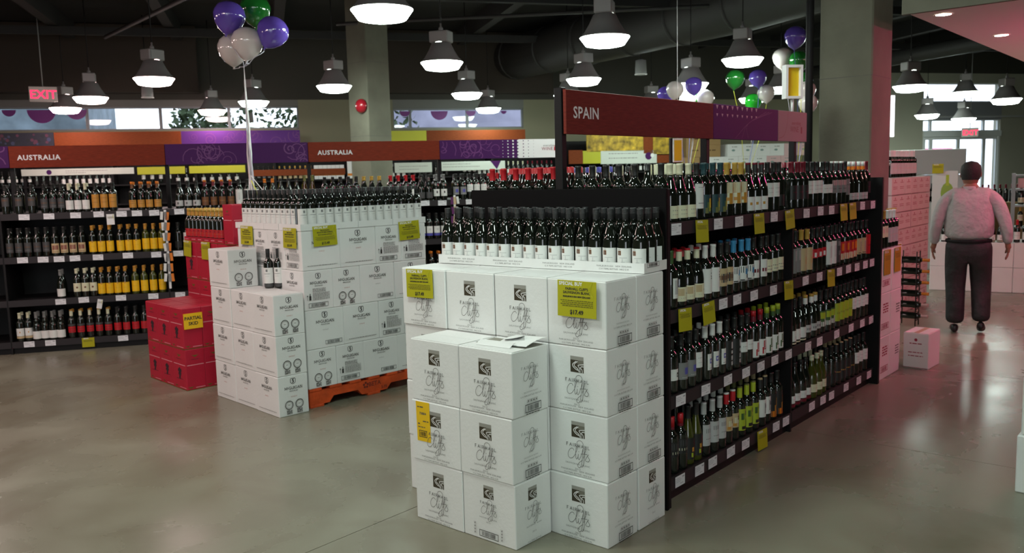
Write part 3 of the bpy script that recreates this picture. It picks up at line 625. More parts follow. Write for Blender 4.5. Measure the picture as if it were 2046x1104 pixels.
struct('window_5', MB().box(18.93, 19.05, 9.99, 10.01, 2.5, 3.6, mat('daylight_slit_glow', (.9, .9, .95), .4, emit=1.2), RF), 'narrow slit window left of the entrance, painted as a glowing panel', 'window')  # no opening: an emissive panel paints the slit's daylight
tag(struct('trim_1', MB().box(19.6, 23.2, 9.7, 9.78, 2.99, 3.03, GRY, RF), 'thin grey rail hung above the entrance', 'trim'))

# outside
def tree(x, y, h, r, label, seed):
    q = random.Random(seed); p = RF @ Vector((x, y, 0)); t = thing('tree', label, 'tree', p, 0, 'trees outside the clerestory')
    ob('trunk', MB().tube([(0, 0, 0), (.05, .03, h*.4), (0, 0, h*.7)], [.16, .12, .06], mat('bark', (.06, .045, .03), .9)), t)
    mb = MB(); g = mat('dark_leaf', (.035, .06, .02), .7)
    for i in range(900):
        a = q.uniform(0, 2*PI); u = q.uniform(-1, 1); s = r*q.uniform(.3, 1)**.5; c = Vector((s*math.cos(a)*math.sqrt(1-u*u), s*math.sin(a)*math.sqrt(1-u*u), h*.68+s*u*1.1))
        e1 = Vector((q.uniform(-1, 1), q.uniform(-1, 1), q.uniform(-1, 1))).normalized()*.11; e2 = e1.cross(Vector((q.uniform(-1, 1), q.uniform(-1, 1), q.uniform(-1, 1)))).normalized()*.06
        mb.add([c-e1, c+e2, c+e1, c-e2], [(0, 1, 2, 3)], g)
    f = ob('foliage', mb, t); f['kind'] = 'stuff'
tree(2.3, 15, 5.2, 1.6, 'dark leafy tree seen through the right end of the long clerestory', 1)
tree(.9, 17, 5.0, .9, 'thin tree seen at the middle of the long clerestory', 2)
tree(5.2, 16, 5.2, 1.9, 'bushy dark tree seen behind the balloon ribbons, outside', 3)
tree(22.2, 22, 4.6, 1.2, 'autumn tree seen through the left entrance door', 4)
BB = mat('blue_grey_facade', (.13, .16, .19), .8, var=(1.5, .4))
tag(ob('building', MB().box(-12, -2.15, 17, 22, 0, 9, BB, RF)), 'blue-grey building outside the left clerestory panes', 'building')
tag(ob('building', MB().box(6, 13, 19, 24, 0, 9, mat('lilac_grey_facade', (.28, .27, .36), .8, var=(1, .25)), RF)), 'pale lilac building outside the right clerestory', 'building')
tag(ob('building', MB().box(23.9, 34, 24, 28, 1.45, 2.5, mat('pink_awning', (.75, .12, .30), .6), RF).box(23.9, 34, 24.3, 28, 0, 1.45, mat('white_facade', (.75, .75, .8), .6), RF)), 'white building with pink band outside the entrance', 'building')
tag(ob('ground_outside', MB().box(-20, 44, 10.3, 60, -.14, -.02, mat('pavement', (.35, .35, .34), .8), RF)), kind='structure')

# ------------------------------------------------------------------ pillars, soffit, duct, pipes
def pillar(name, x0, x1, y0, y1, label):
    mb = MB(); mb.bbox(x0, x1, y0, y1, 0, CEILZ, CONC, .012)
    for z in (1.25, 2.45, 3.7): mb.box(x0-.0015, x1+.0015, y0-.0015, y1+.0015, z, z+.006, mat('form_line', (.11, .105, .09), .8))
    return tag(ob(name, mb), label, 'pillar', kind='structure')
pillar('concrete_pillar', 7.4, 7.9, 2.42, 2.86, 'broad concrete pillar behind the right end of the SPAIN shelving')
pillar('concrete_pillar', 9.69, 10.20, 11.50, 12.01, 'concrete pillar with red alarm bell, behind the AUSTRALIA signs')
tag(ob('downpipe', MB().tube([(7.36, 2.93, 0), (7.36, 2.93, CEILZ)], .035, BLK)), 'dark pipe running up beside the broad pillar', 'pipe')
bell = MB(); M_ = Matrix.Translation((9.675, 11.63, 2.96)) @ Matrix.Rotation(-PI/2, 4, 'Y')
bell.lathe([(.12, 0), (.12, .03), (.105, .07), (.06, .1), (.001, .11)], mat('alarm_red', (.32, .01, .02), .25), 20, M=M_)
tag(ob('alarm_bell', bell), 'round red alarm bell on the left face of the concrete pillar', 'bell')
SOF = mat('white_soffit', (.88, .84, .83), .6)
so = MB(); so.box(6.76, 13.5, -4, 1.97, 2.8, 3.75, SOF)
s_ = tag(ob('ceiling_soffit', so), 'white dropped soffit with recessed downlights, upper right', 'soffit', kind='structure')
ob('soffit_fascia', MB().box(6.72, 6.76, -4, 2.0, 2.79, 3.78, CONC), s_)
DL = mat('downlight_glow', (1, .8, .66), .4, emit=30, ecol=(1, .78, .62))
for q in ((6.95, 1.85), (8.47, 1.77), (9.8, 1.75), (7.3, .35), (9, .3)):
    t = thing('recessed_downlight', 'round recessed downlight, %s in the white soffit' % ORD[((6.95, 1.85), (8.47, 1.77), (9.8, 1.75), (7.3, .35), (9, .3)).index(q)], 'light', (q[0]+.05, q[1]-.06, 2.8), 0, 'recessed downlights in the soffit')
    ob('trim_ring', MB().lathe([(.05, -.002), (.062, -.006), (.065, -.001)], SOF, 20, cap=False), t); ob('lens', MB().lathe([(.001, -.004), (.052, -.004)], DL, 20, cap=False), t)
# neon tube fixture under the soffit, the shop's pink light
NEON = mat('pink_neon', (1, .05, .25), .4, emit=46, ecol=(1, .06, .28))
nf = thing('neon_tube_light', 'pink neon tube fixture under the white soffit', 'light', (8.6, .35, 2.62))
ob('neon_tube', MB().tube([(-.8, 0, 0), (.8, 0, 0)], .022, NEON), nf); ob('tube_bracket', MB().box(-.85, .85, -.02, .02, .05, .18, GRY), nf)
NEO2 = mat('red_neon', (1, .12, .10), .4, emit=20, ecol=(1, .45, .40))
nf = thing('neon_tube_light', 'red neon tube fixture further along the soffit', 'light', (10.7, .4, 2.45))
ob('neon_tube', MB().tube([(-1.3, 0, 0), (1.3, 0, 0)], .028, NEO2), nf); ob('tube_bracket', MB().box(-1.35, 1.35, -.02, .02, .05, .18, GRY), nf)
# ducts
du = MB(); pts = [(11.3, 3.9, 4.9), (11.9, 4.1, 4.6), (12.6, 4.9, 4.42), (13.3, 6.4, 4.40), (14.3, 9.5, 4.40), (15.6, 13.6, 4.40)]
du.tube(pts, .48, DUCT, 20)
dth = thing('air_duct', 'large round dark duct crossing the ceiling behind the SPAIN sign', 'duct'); ob('duct_run', du, dth)
for i in range(6):
    a = Vector(pts[3]).lerp(Vector(pts[5]), i/5.5); dr_ = (Vector(pts[5])-Vector(pts[3])).normalized()
    ob('duct_joint_ring', MB().tube([a, a+dr_*.05], .5, DUCT, 20), dth)
for k, (p, q, r) in enumerate((((7.1, 15.4, 4.3), (5.3, 4.2, 4.3), .035), ((3.0, 12.5, 4.25), (4.6, 5.2, 4.25), .05), ((17.5, 2.2, 4.0), (21, 8.4, 4.0), .16), ((9.5, 12, 4.35), (15.5, 3, 4.35), .03))):
    tag(ob('ceiling_pipe', MB().tube([p, q], r, DUCT, 10)), ['thin pale conduit crossing the ceiling above the left lamps', 'dark pipe crossing the upper left ceiling', 'long grey pipe under the ceiling beyond the broad pillar', 'thin dark pipe across the ceiling centre'][k], 'pipe')

# ------------------------------------------------------------------ pendant lamps
LP = {}
def lamp_parts(warm):
    if warm in LP: return LP[warm]
    r = MB(); r.lathe([(.10, .25), (.125, .245), (.17, .15), (.225, .06), (.272, .012), (.283, 0), (.275, .002), (.218, .058), (.12, .235)], STEEL, 28, cap=False)
    le = MB(); le.lathe([(.275, -.003), (.268, -.012), (.215, -.085), (.14, -.10), (.001, -.104)], LENSP if warm else LENSM, 24, cap=False)
    bx = MB(); bx.bbox(-.13, .13, -.10, .10, .25, .40, STEEL, .012); bx.box(-.10, -.09, -.105, -.10, .27, .38, GRY)
    ck = MB(); ck.lathe([(.03, .40), (.03, .44), (.012, .46), (.012, .5)], STEEL, 10)
    LP[warm] = [('reflector', r.mesh('reflector')), ('lamp_lens', le.mesh('lamp_lens')), ('ballast_box', bx.mesh('ballast_box')), ('hook', ck.mesh('hook'))]; return LP[warm]
cordm = MB().tube([(0, 0, .5), (0, 0, CEILZ-3.2)], .008, BLK, 6).mesh('cord')
def pendant(x, y, label, group, z=3.2, warm=False):
    t = thing('pendant_lamp', label, 'lamp', (x, y, z), rnd.uniform(0, 3), group)
    for n_, me in lamp_parts(warm): ob(n_, me, t)
    c_ = ob('cord', cordm, t); c_.scale.z = (CEILZ-z)/(CEILZ-3.2); c_.location.z = .5*(1-c_.scale.z)
    
VIS = [(5.24, 5.97, 'largest bell pendant lamp, cut by the top edge left of centre', 0), (8.1, 5.54, 'big bell pendant lamp just left of and above the SPAIN sign', 0),
 (8.14, 8.14, 'bell pendant lamp right of the concrete pillar, below the largest one', 0), (6.12, 11.87, 'bell pendant lamp left of the nearest balloon bunch', 1),
 (8.76, 11.2, 'bell pendant lamp just left of the pillar with the bell', 0), (6.58, 14.97, 'bell pendant lamp between the EXIT sign and balloon bunch', 1),
 (9.21, 14.18, 'bell pendant lamp directly right of the balloon ribbons', 0), (11.45, 10.84, 'bell pendant lamp over the right clerestory window', 0),
 (14.3, 12.9, 'small bell pendant lamp low before the right clerestory', 0), (11.3, 8.14, 'bell pendant lamp over the left end of the SPAIN sign', 0),
 (11.11, 5.35, 'bell pendant lamp above the purple part of the SPAIN sign', 0), (7.07, 17.2, 'bell pendant lamp partly behind the EXIT sign', 1),
 (9.6, 16.3, 'dim bell pendant lamp before the long clerestory', 1), (15.62, 4.48, 'bell pendant lamp right of the broad pillar', 0, 3.04),
 (21.25, 4.94, 'bell pendant lamp against the bright transom window', 0, 3.29), (19.29, 3.75, 'bell pendant lamp at the right edge, entrance side', 0, 2.95),
 (22.8, 6.13, 'small bell pendant lamp left before the entrance', 0, 2.93), (23.4, 5.45, 'small bell pendant lamp centred before the entrance', 0, 2.82), (17.3, 8.1, 'bell pendant lamp behind the balloons over the purple sign', 0),  # last lamp here is added, to brighten the cartons by the far wall
 (12.31, 6.8, 'bell pendant lamp hidden behind the balloons over SPAIN', 0, 3.07), (13.3, 9.95, 'small bell pendant lamp peeping above the SPAIN sign corner', 0),
 (15.6, 6.75, 'bell pendant lamp behind the right balloons', 0), (16.7, 10.2, 'far bell pendant lamp behind the SPAIN sign middle', 0)]
for L_ in VIS: pendant(L_[0], L_[1], L_[2], 'bell pendant lamps', warm=bool(L_[3]), z=L_[4] if len(L_) > 4 else 3.2)
for i, (x, y) in enumerate([(1.9, 5.9), (2.2, 2.9), (5.2, 2.9), (-.7, 3.0), (-.8, 5.9), (2.2, .1), (-.7, 0), (2.2, 8.9), (-.8, 8.9), (3.1, 12.2), (0, 12), (2.2, -2.8), (-3.6, 3), (-3.6, 6)]):
    pendant(x, y, 'bell pendant lamp outside the picture, %s in the near ceiling rows' % ORD[i], 'bell pendant lamps outside the picture', warm=(x < 3.2 and y > 4))

for P_, lb in (((6.0, 10.9, 4.42), 'small black can light high above the lamp left of the balloons'), ((8.4, 16.6, 3.42), 'tiny grey spotlight under the EXIT row, left of the dim lamp'), ((14.2, 8.9, 3.55), 'tiny grey spotlight above the middle of the SPAIN sign')):
    t = thing('ceiling_spotlight', lb, 'light', P_)
    ob('can', MB().lathe([(.03, .28), (.10, .26), (.11, .05), (.105, 0)], BLK if P_[2] > 4 else GRY, 16), t); ob('rim', MB().lathe([(.09, -.01), (.12, -.006), (.12, .01)], WHITE, 16, cap=False), t); ob('cord', MB().tube([(0, 0, .28), (0, 0, CEILZ-P_[2])], .01, BLK, 5), t)
# EXIT signs
def exit_sign(x, y, z, rz, label, s=1):
    t = thing('exit_sign', label, 'sign', (x, y, z), rz); 
    ob('sign_housing', MB().bbox(-.17*s, .17*s, -.03, .03, -.10*s, .10*s, mat('exit_housing', (.6, .55, .52), .5), .006), t)
    P = Print(); P.text('EXIT', 0, -.058*s, .115*s, mat('exit_red', (1, .02, .08), .5, emit=1.1, ecol=(1, .02, .08)), 1.0, .003)
    o = ob('lettering', P.mesh('lettering'), t); o.matrix_local = Matrix.Translation((0, -.0315, 0)) @ Matrix.Rotation(PI/2, 4, 'X')
    ob('hanger', MB().tube([(0, 0, .10*s), (0, 0, CEILZ-z)], .01, GRY, 6), t)
exit_sign(6.57, 16.88, 3.41, R(-25), 'red lettered EXIT sign hanging at the far left', 1.35)
exit_sign(25.6, 5.80, 2.55, R(-60), 'small EXIT sign above the entrance doors', 1.2)
#PART4
# ------------------------------------------------------------------ shelving runs
LV = [1.445, 1.0, .555, .125]
tagm = Print(); tagm.rect(-.050, -.029, .050, .029, TAG); tagm.words(-.045, .0, .014, .003, TAGI, 1); tagm.words(-.045, .01, .005, .003, TAGI, 2); tagm.words(-.045, .005, -.004, .003, TAGI, 3); tagm.words(.022, .045, .012, .008, TAGI, 7); tagm.words(.0, .03, -.018, .004, TAGI, 5)
TAGM = tagm.mesh('price_tag')
RX = Matrix.Rotation(PI/2, 4, 'X')
def gondola(F, nb, pitch, label, tags, ends=(True, True), height=1.62, depth=.62, dbl=True, decks=True, posts=()):
    o = F.translation; t = thing('shelving_unit', label, 'shelving', (o.x, o.y, 0), math.atan2(F[1][0], F[0][0]))
    D = 2*depth if dbl else depth; W = nb*pitch
    for i in range(nb):
        x0 = i*pitch+.012; x1 = (i+1)*pitch-.012
        ob('back_panel', MB().box(x0, x1, depth-.01, depth+.01, .1, 1.44, BLK), t)
        for li, z in enumerate(LV):
            ob('shelf', MB().box(x0, x1, .012, depth-.012, z-.028, z, BLK), t)
            lip = ob('shelf_lip', MB().box(x0-.006, x1+.006, 0, .012, z-.062, z+.004, LIP), t)
            for tx in tags[li] if li < len(tags) else []:
                if i*pitch <= tx < (i+1)*pitch:
                    q = ob('price_tag', TAGM, lip); q.matrix_local = Matrix.Translation((tx, -.0035, z-.030+rnd.uniform(-.003, .003))) @ RX @ Matrix.Rotation(rnd.uniform(-.03, .03), 4, 'Z')
            if dbl and li == 0: ob('shelf', MB().box(x0, x1, depth+.012, D, z-.028, z, BLK), t)
            if dbl and li > 0 and li < 3: ob('shelf', MB().box(x0, x1, depth+.012, D, z-.028, z, BLK), t)
        ob('base_plinth', MB().box(x0, x1, .03, D-.03, 0, LV[3]-.062, BLK), t)
    for i in range(nb+1):
        if (i == 0 and ends[0]) or (i == nb and ends[1]): 
            ob('end_panel', MB().bbox(i*pitch-.012 if i else -.022, i*pitch+.022 if i else .008, -.035 if not i else -.04, D+.02, 0, height, BLK, .003), t)
        else: ob('upright', MB().box(i*pitch-.010, i*pitch+.010, .004, D-.01, 0, LV[0]-.03, BLK), t)
    for x in posts: ob('sign_post', MB().bbox(x-.022, x+.022, depth-.018, depth+.03, LV[0], 2.15 if x != posts[0] else 2.16, BLK, .003), t)
    return t
SF = frame(3.69, 2.19, 0, 0)
gondola(SF, 2, 1.595, 'black two-bay wine shelving under the SPAIN sign', 
  [[.12,.57,.82,1.29,1.79,2.03,2.23,2.85,3.08], [.63,.8,1.02,1.29,1.79,2.03,2.4,2.58,2.76,2.94,3.09], [.16,.43,.69,.92,1.12,1.32,1.53,1.85,2.05,2.37,2.66,2.9,3.1], [.15,.36,.51,.73,.92,1.35,1.5,1.93,2.13,2.29,2.58,2.85,3.08]],
  posts=(.0, 1.60, 3.06))
AF = frame(A0[0], A0[1], 0, RA)
def AFs(s, y=0, z=0): return AF @ Matrix.Translation((s, y, z))
gondola(AFs(-1.575), 6, 1.56, 'long black wine shelving run under the two AUSTRALIA signs', 
  [[1.575+q for q in (.21,.44,.69,.91,1.13,1.28,1.45,1.7,2.2,2.9,3.6,4.1,4.36,4.56,4.89,5.3)], [1.575+q for q in (.16,.35,.5,.65,.87,1.16,1.44,1.66,4.3,4.6)], [1.575+q for q in (.48,.7,1.06,1.38,1.65)], [1.575+q for q in (.15,.35,1.05,1.6)]],
  posts=(0, 1.56, 3.12, 4.68, 6.24, 7.8, 9.36), ends=(False, True), height=1.5)
# endcap board behind the white display
tag(ob('endcap_board', MB().bbox(3.648, 3.668, 2.15, 3.445, 0, 1.625, mat('endcap_board', (.004, .0035, .004), .7, spec=.12), .003)), 'black end board of the SPAIN shelving behind the white display', 'panel')

# bottles on the SPAIN shelving
def shelf(F, x0, items, li, where, group, pitch=.0885, back=1, w=None):
    n_ = sum(c for k, c in items); p = pitch if w is None else w/n_
    run(F @ Matrix.Translation((x0, 0, 0)), items, LV[li], where, group, p, 0, .055, back)
SPL = [[[('greyl', 1), ('cream', 3), ('tall12', 1), ('teal', 3), ('checker', 3), ('oval', 3), ('square', 2), ('plain', 1)],
        [('maroon', 3), ('square', 3), ('whitesm', 2), ('pinkl', 3), ('greyl', 1), ('whitecap', 4), ('maroon', 1)]],
       [[('narrow', 2), ('redcream', 3), ('three', 2), ('haze', 2), ('blueart', 3), ('redtext', 2), ('creamtwo', 3)],
        [('silvertall', 2), ('goldtall', 2), ('reddots', 3), ('whitebox', 2), ('ornate', 1), ('redcreamlow', 4), ('beigepat', 2), ('redfull', 1)]],
       [[('nine', 2), ('bluegrey', 2), ('square', 1), ('violet', 3), ('vert', 2), ('whitesm', 2), ('redA', 2), ('greenA', 3)],
        [('lowwhite', 3), ('goldwhite', 3), ('greenwhite', 3), ('yellowtall', 4), ('square', 4)]],
       [[('creamtall', 1), ('band', 2), ('slimfire', 2), ('silver', 3), ('redart', 2), ('limeart', 3), ('sketch', 2), ('flame', 2)],
        [('neckring', 4), ('neckring2', 3), ('plain', 2), ('goldline', 4), ('square', 3)]]]
for li in range(4):
    for bay in range(2):
        nm = ['near', 'far'][bay]+' SPAIN bay '+['top', 'second', 'third', 'bottom'][li]+' shelf'
        shelf(SF, .035+bay*1.595, SPL[li][bay], li, nm, 'bottles on the SPAIN shelving', w=1.50)
# rows seen from the end over the black board
EF = frame(3.70, 3.41, 0, -90)
run(EF, [('redcap', 6)], LV[0], 'behind black end board', 'bottles over the black end board', .090, .0, .05, 3)
run(EF @ Matrix.Translation((.62, 0, 0)), [('greyl', 5)], LV[0], 'behind end board beside SPAIN post', 'bottles over the black end board', .088, 0, .05, 0)
for i in range(5):
    q = EF @ Vector((.69+.088*i, .15, LV[0])); backbottle('cream', q.x, q.y, q.z)
for i in range(4):
    for j in range(5):
        q = EF @ Vector((.02+.085*j, .40+.2*i, LV[0])); backbottle(['navycap', 'redcap', 'navycap', 'greyl'][i], q.x, q.y, q.z)
# ------- bottles on the AUSTRALIA shelving
def aus(s0, items, li, wh, w, back=1, f=0, solo=None): 
    F = AFs(s0); n_ = sum(c for k, c in items)
    run(F, items, LV[li], wh, 'bottles on the AUSTRALIA shelving', w/n_, 0, .055, back, solo=(s0 < 1.55 if solo is None else solo))
aus(-.02, [('brownl', 3)], 0, 'left AUSTRALIA top shelf', .36); aus(.36, [('graydk', 3), ('creamwhite', 3)], 0, 'left AUSTRALIA top shelf', .47)
aus(.84, [('orangetall', 3)], 0, 'left AUSTRALIA top shelf', .25); aus(1.2, [('orange', 4)], 0, 'left AUSTRALIA top shelf', .33)
aus(0.0, [('graydk', 5), ('pinkart', 4)], 1, 'left AUSTRALIA second shelf', .76); aus(.78, [('yellow', 3)], 1, 'left AUSTRALIA second shelf', .25); aus(1.05, [('yellow', 3)], 1, 'mid AUSTRALIA second shelf', .24); aus(1.30, [('yellowgreen', 3)], 1, 'left AUSTRALIA second shelf', .24)
aus(.44, [('whitelow', 1)], 2, 'left AUSTRALIA third shelf', .09); aus(.60, [('creamart', 3), ('yellow', 4)], 2, 'left AUSTRALIA third shelf', .55); aus(1.16, [('yellowgreen', 4)], 2, 'left AUSTRALIA third shelf', .36)
aus(.03, [('creambrown', 2), ('whitelow', 4)], 3, 'left AUSTRALIA bottom shelf', .46); aus(.51, [('redblack', 5), ('red', 6)], 3, 'left AUSTRALIA bottom shelf', .98)
aus(1.66, [('greysq', 3), ('brownorange', 4), ('whitebox', 3)], 0, 'AUSTRALIA top shelf behind red cases', .88); aus(1.62, [('plain', 1), ('whitebox', 1), ('crest', 1), ('plain', 5)], 1, 'AUSTRALIA second shelf behind red cases', .72)
aus(2.55, [('orangecap', 2), ('bandneck', 3), ('olivecap', 2)], 0, 'AUSTRALIA top shelf behind ribbon', .60)
aus(3.2, [('plain', 5), ('goldcap', 3)], 0, 'AUSTRALIA top shelf before pillar', .70)
aus(3.94, [('redcap', 4), ('bandneck', 2), ('crest', 2)], 0, 'AUSTRALIA top shelf beyond white display', .70)
aus(4.70, [('bluegrey', 2), ('square', 3), ('redcap', 4), ('navycap', 5), ('plain', 4)], 0, 'right AUSTRALIA top shelf', 1.5)
aus(4.2, [('blueband', 6), ('square', 3), ('plain', 4)], 1, 'right AUSTRALIA second shelf', 1.1); aus(4.2, [('orange', 5), ('plain', 4)], 2, 'right AUSTRALIA third shelf', .8)
sm = STUFF

# yellow cards clipped under the lips
def ycard(F, x, z, w, h, label, lines=('SPECIAL BUY',), price=None, m=YEL, rot=0, tilt=0.0, name='price_card', off=-.006, big=None, thing_z=True):
    q = F @ Vector((x, off, z)); ang = math.atan2(F[1][0], F[0][0])
    t = thing(name, label, 'card', (q.x, q.y, q.z), ang)
    sub = Matrix.Rotation(rot, 4, 'Y') @ Matrix.Rotation(tilt, 4, 'X')
    o = ob('card_sheet', MB().box(-w/2, w/2, -.0008, .0008, -h, 0, m), t); o.matrix_local = sub
    P = Print()
    if big:
        for i, s in enumerate(big): P.text(s, 0, -h*(.42+.34*i), h*.22, INKD, 1, .0012)
    else:
        P.text(lines[0], -w*.16, -h*.13, h*.10, WHITE, 1, .0006)
        for i, s in enumerate(lines[1:]): P.text(s, 0, -h*(.26+.10*i), h*.072 if i < 2 else h*.045, INKD, 1, .0005)
        k0 = .26+.10*len(lines[1:])
        for i in range(4): P.words(-w*.42+(i % 2)*.01, w*.42, -h*(k0+.05*i), h*.022, mat('olive_print', (.12, .11, .01), .6), i+3)
        P.text(price or '$--', 0, -h*.92, h*.12, INKD, 1, .0008) if price else None
        for i in range(3): P.line(crom([(w*.40, -h*.02), (w*(.30+.03*i), -h*.25), (w*.42, -h*.45), (w*.36, -h*.6)], 4), .0015, LIME)
    g = ob('lettering', P.mesh('lettering'), t); g.matrix_local = sub @ Matrix.Translation((0, -.0011, 0)) @ RX
    return t
names = {0: 'top', 1: 'second', 3: 'bottom'}
for li, L in ((0, [(.38, 'below the cream-capped bottles'), (1.07, 'below the gold-capped bottles'), (1.51, 'beside the bay divider'), (2.45, 'left of a pair in the far bay'), (2.63, 'right of a pair in the far bay')]),
              (1, [(.20, 'beside the white display'), (.45, 'right of its twin'), (1.51, 'beside the bay divider'), (2.23, 'in the far bay')]), (3, [(1.14, 'below the lime leaf bottles')])):
    for x, wh in L: ycard(SF, x, LV[li]+.002, .135, .118, f'yellow price card on the SPAIN {names[li]} shelf, {wh}', ('SPECIAL', 'WINE OF SPAIN') if 0 else ('SPECIAL',), None, rot=rnd.uniform(-.06, .06), tilt=-.06)
ycard(AF, .71, LV[3]-.0, .12, .10, 'yellow price card on the lowest AUSTRALIA shelf lip', ('SPECIAL',))
ycard(AF, 1.02, LV[0]-.03, .075, .11, 'small white and tan card hanging below the top AUSTRALIA shelf', ('',), None, WHITE)
ycard(AF, .86, LV[2]-.03, .05, .10, 'crumpled white tag hanging from the third AUSTRALIA shelf', ('',), None, WHITE, rot=.2)
def clipstrip(F, x, z, n_, label, cols):
    q = F @ Vector((x, -.03, z)); t = thing('clip_strip', label, 'strip', (q.x, q.y, q.z), math.atan2(F[1][0], F[0][0]))
    ob('strip_band', MB().box(-.012, .012, 0, .002, -.12*n_, .0, WHITE), t)
    for i in range(n_):
        for j, c_ in enumerate(cols):
            r_ = rnd.uniform(-.15, .15)
            mb = MB().box(-.045+j*.03, -.017+j*.03, -.004, -.001, -.105, -.02, C(c_)); o = ob('leaflet', mb, t); o.location = (0, -.002*i, -.11*i); o.rotation_euler.y = r_
clipstrip(AF, 1.56, 1.44, 7, 'hanging strip of orange and white leaflets between the left AUSTRALIA bays', ['white', 'grey', 'orange'])
clipstrip(AF, 4.70, 1.50, 3, 'hanging strip of purple and yellow leaflets right of the white display', ['plum', 'tan', 'white'])

# ------------------------------------------------------------------ signs
def board(F, x0, x1, z0, z1, m, label, draw=None, name='aisle_sign', cat='sign', th=.02, y=0, group=None):
    q = F @ Vector(((x0+x1)/2, y, z0)); t = thing(name, label, cat, (q.x, q.y, q.z), math.atan2(F[1][0], F[0][0]), group)
    w_ = (x1-x0)/2; ob('sign_board', MB().bbox(-w_+.002, w_-.002, 0, th, 0, z1-z0, m, .002), t)
    if draw:
        P = Print(); draw(P, w_, z1-z0); o = ob('lettering' if 'text' in draw.__name__ else 'printed_pattern', P.mesh('print'), t); o.matrix_local = Matrix.Translation((0, -.0006, 0)) @ RX
    return t
def spiral(P, x, y, r, turns, w, m, d=1, a0=0, clip=None):
    pts = []
    for i in range(int(14*turns)+1):
        a = a0+d*2*PI*i/14; q = r*(1-.85*i/(14*turns)); pts.append((x+q*math.cos(a), y+q*math.sin(a)))
    if clip:
        seg = []
        for p_ in pts+[(9, 9)]:
            if clip[0] < p_[0] < clip[1] and clip[2] < p_[1] < clip[3]: seg.append(p_)
            else:
                if len(seg) > 1: P.line(seg, w, m)
                seg = []
    else: P.line(pts, w, m)
def swirls(seed, x0f=-1.0, x1f=1.0):
    def dr(P, w, h):
        r = random.Random(seed); cl = (w*x0f+.01, w*x1f-.01, .005, h-.005)
        for i in range(13): spiral(P, r.uniform(w*x0f, w*x1f), r.uniform(0, h), r.uniform(.07, .2), r.uniform(1, 2), r.uniform(.006, .014), PURPL, r.choice((-1, 1)), r.uniform(0, 6), cl)
    return dr
def aus_text(P, w, h): P.text('AUSTRALIA', -w+.29, h*.36, h*.235, WHITE, 1.12, .0022)
def aus_text2(P, w, h): P.text('AUSTRALIA', -w+.31, h*.36, h*.225, WHITE, 1.12, .0022)
def spain_text(P, w, h): P.text('SPAIN', -w+.185, h*.37, h*.27, WHITE, 1.05, .0016)
OF = AF @ Matrix.Translation((0, .60-.05, 0))
board(OF, -.02, 1.54, 1.925, 2.155, WOODSIGN, 'russet sign board lettered AUSTRALIA at the far left', aus_text)
board(OF, 1.54, 3.10, 1.925, 2.155, PURP, 'purple swirl sign board between the two AUSTRALIA boards', swirls(4))
board(OF, 3.10, 4.66, 1.925, 2.155, WOODSIGN, 'russet sign board lettered AUSTRALIA in front of the pillar', aus_text2)
def fade(P, w, h):
    swirls(9, -1, 0.0)(P, w, h)
    P.rect(w*.28, 0, w, h, WHITE)
    for i in range(7):
        x = w*(.02+.085*i)
        for j in range(6):
            y_ = h*(.08+.168*j)
            if i < 4: P.disc(x, y_, .0045+.0035*i, WHITE, 8)
            else: P.put(([(x-.02+.003*i, y_), (x, y_-.016+.0016*i), (x+.02-.003*i, y_), (x, y_+.016-.0016*i)], [(0,1,2,3)]), 0, 0, PURP)
    P.text('everything', w*.80, h*.60, h*.12, INKL, 1.05); P.text('WINE', w*.76, h*.40, h*.17, mat('rose_print', (.35, .1, .13), .5), 1.1)
    r = mat('crimson_print', (.5, .01, .03), .5); P.rect(w*.875, h*.38, w*.905, h*.56, r); P.rect(w*.885, h*.55, w*.895, h*.66, r)
fade.__name__ = 'fade_text'
board(OF, 4.66, 6.22, 1.925, 2.155, PURP, 'purple sign board fading through dots into white, with a wine shop name', fade)
board(OF, -1.58, -.02, 1.925, 2.155, PURP, 'purple swirl sign board outside the left edge', swirls(2))
PF = frame(3.674, 2.766, 0, 0)
board(PF, 0, 1.643, 1.915, 2.148, mat('russet_sign_board_near', (.17, .022, .014), .6, spec=.2, var=(14, .2, (1, 1, 9))), 'russet sign board lettered SPAIN above the near bay', spain_text)
def dots(P, w, h):
    for i in range(9):
        for j, yy in enumerate((.93, .70)):
            x = -w+.05+.075*i; s = .017-.004*j; P.put(([(x-s, h*yy+s*.6), (x, h*yy-s), (x+s, h*yy+s*.6)], [(0, 1, 2)]), 0, 0, mat('pale_lilac', (.5, .4, .5), .5))
    for i in range(3): P.line(crom([(-.2+.1*i, .01), (0, h*.5), (.3+.05*i, h*.9)], 5), .003, PURPL)
board(PF, 1.643, 2.682, 1.915, 2.148, mat('purple_sign_near', (.09, .012, .12), .6, spec=.2), 'purple sign board with triangle dots above the far SPAIN bay', dots)
def wine_text(P, w, h):
    c_ = mat('rose_grey_print', (.25, .05, .07), .5); P.text('everything', w*.22, h*.56, h*.13, c_, 1.0); P.text('WINE', w*.1, h*.32, h*.2, c_, 1.0); P.rect(w*.55, h*.28, w*.65, h*.5, c_)
    P.line(crom([(-w+.01, .02), (-w*.6, h*.2), (-w*.4, h*.6), (-w*.35, h*.98)], 5), .003, c_)
board(PF, 2.682, 3.238, 1.915, 2.148, mat('pale_sign_end', (.36, .26, .28), .6, spec=.2), 'pale end sign board with faint wine shop name, right of the purple one', wine_text)
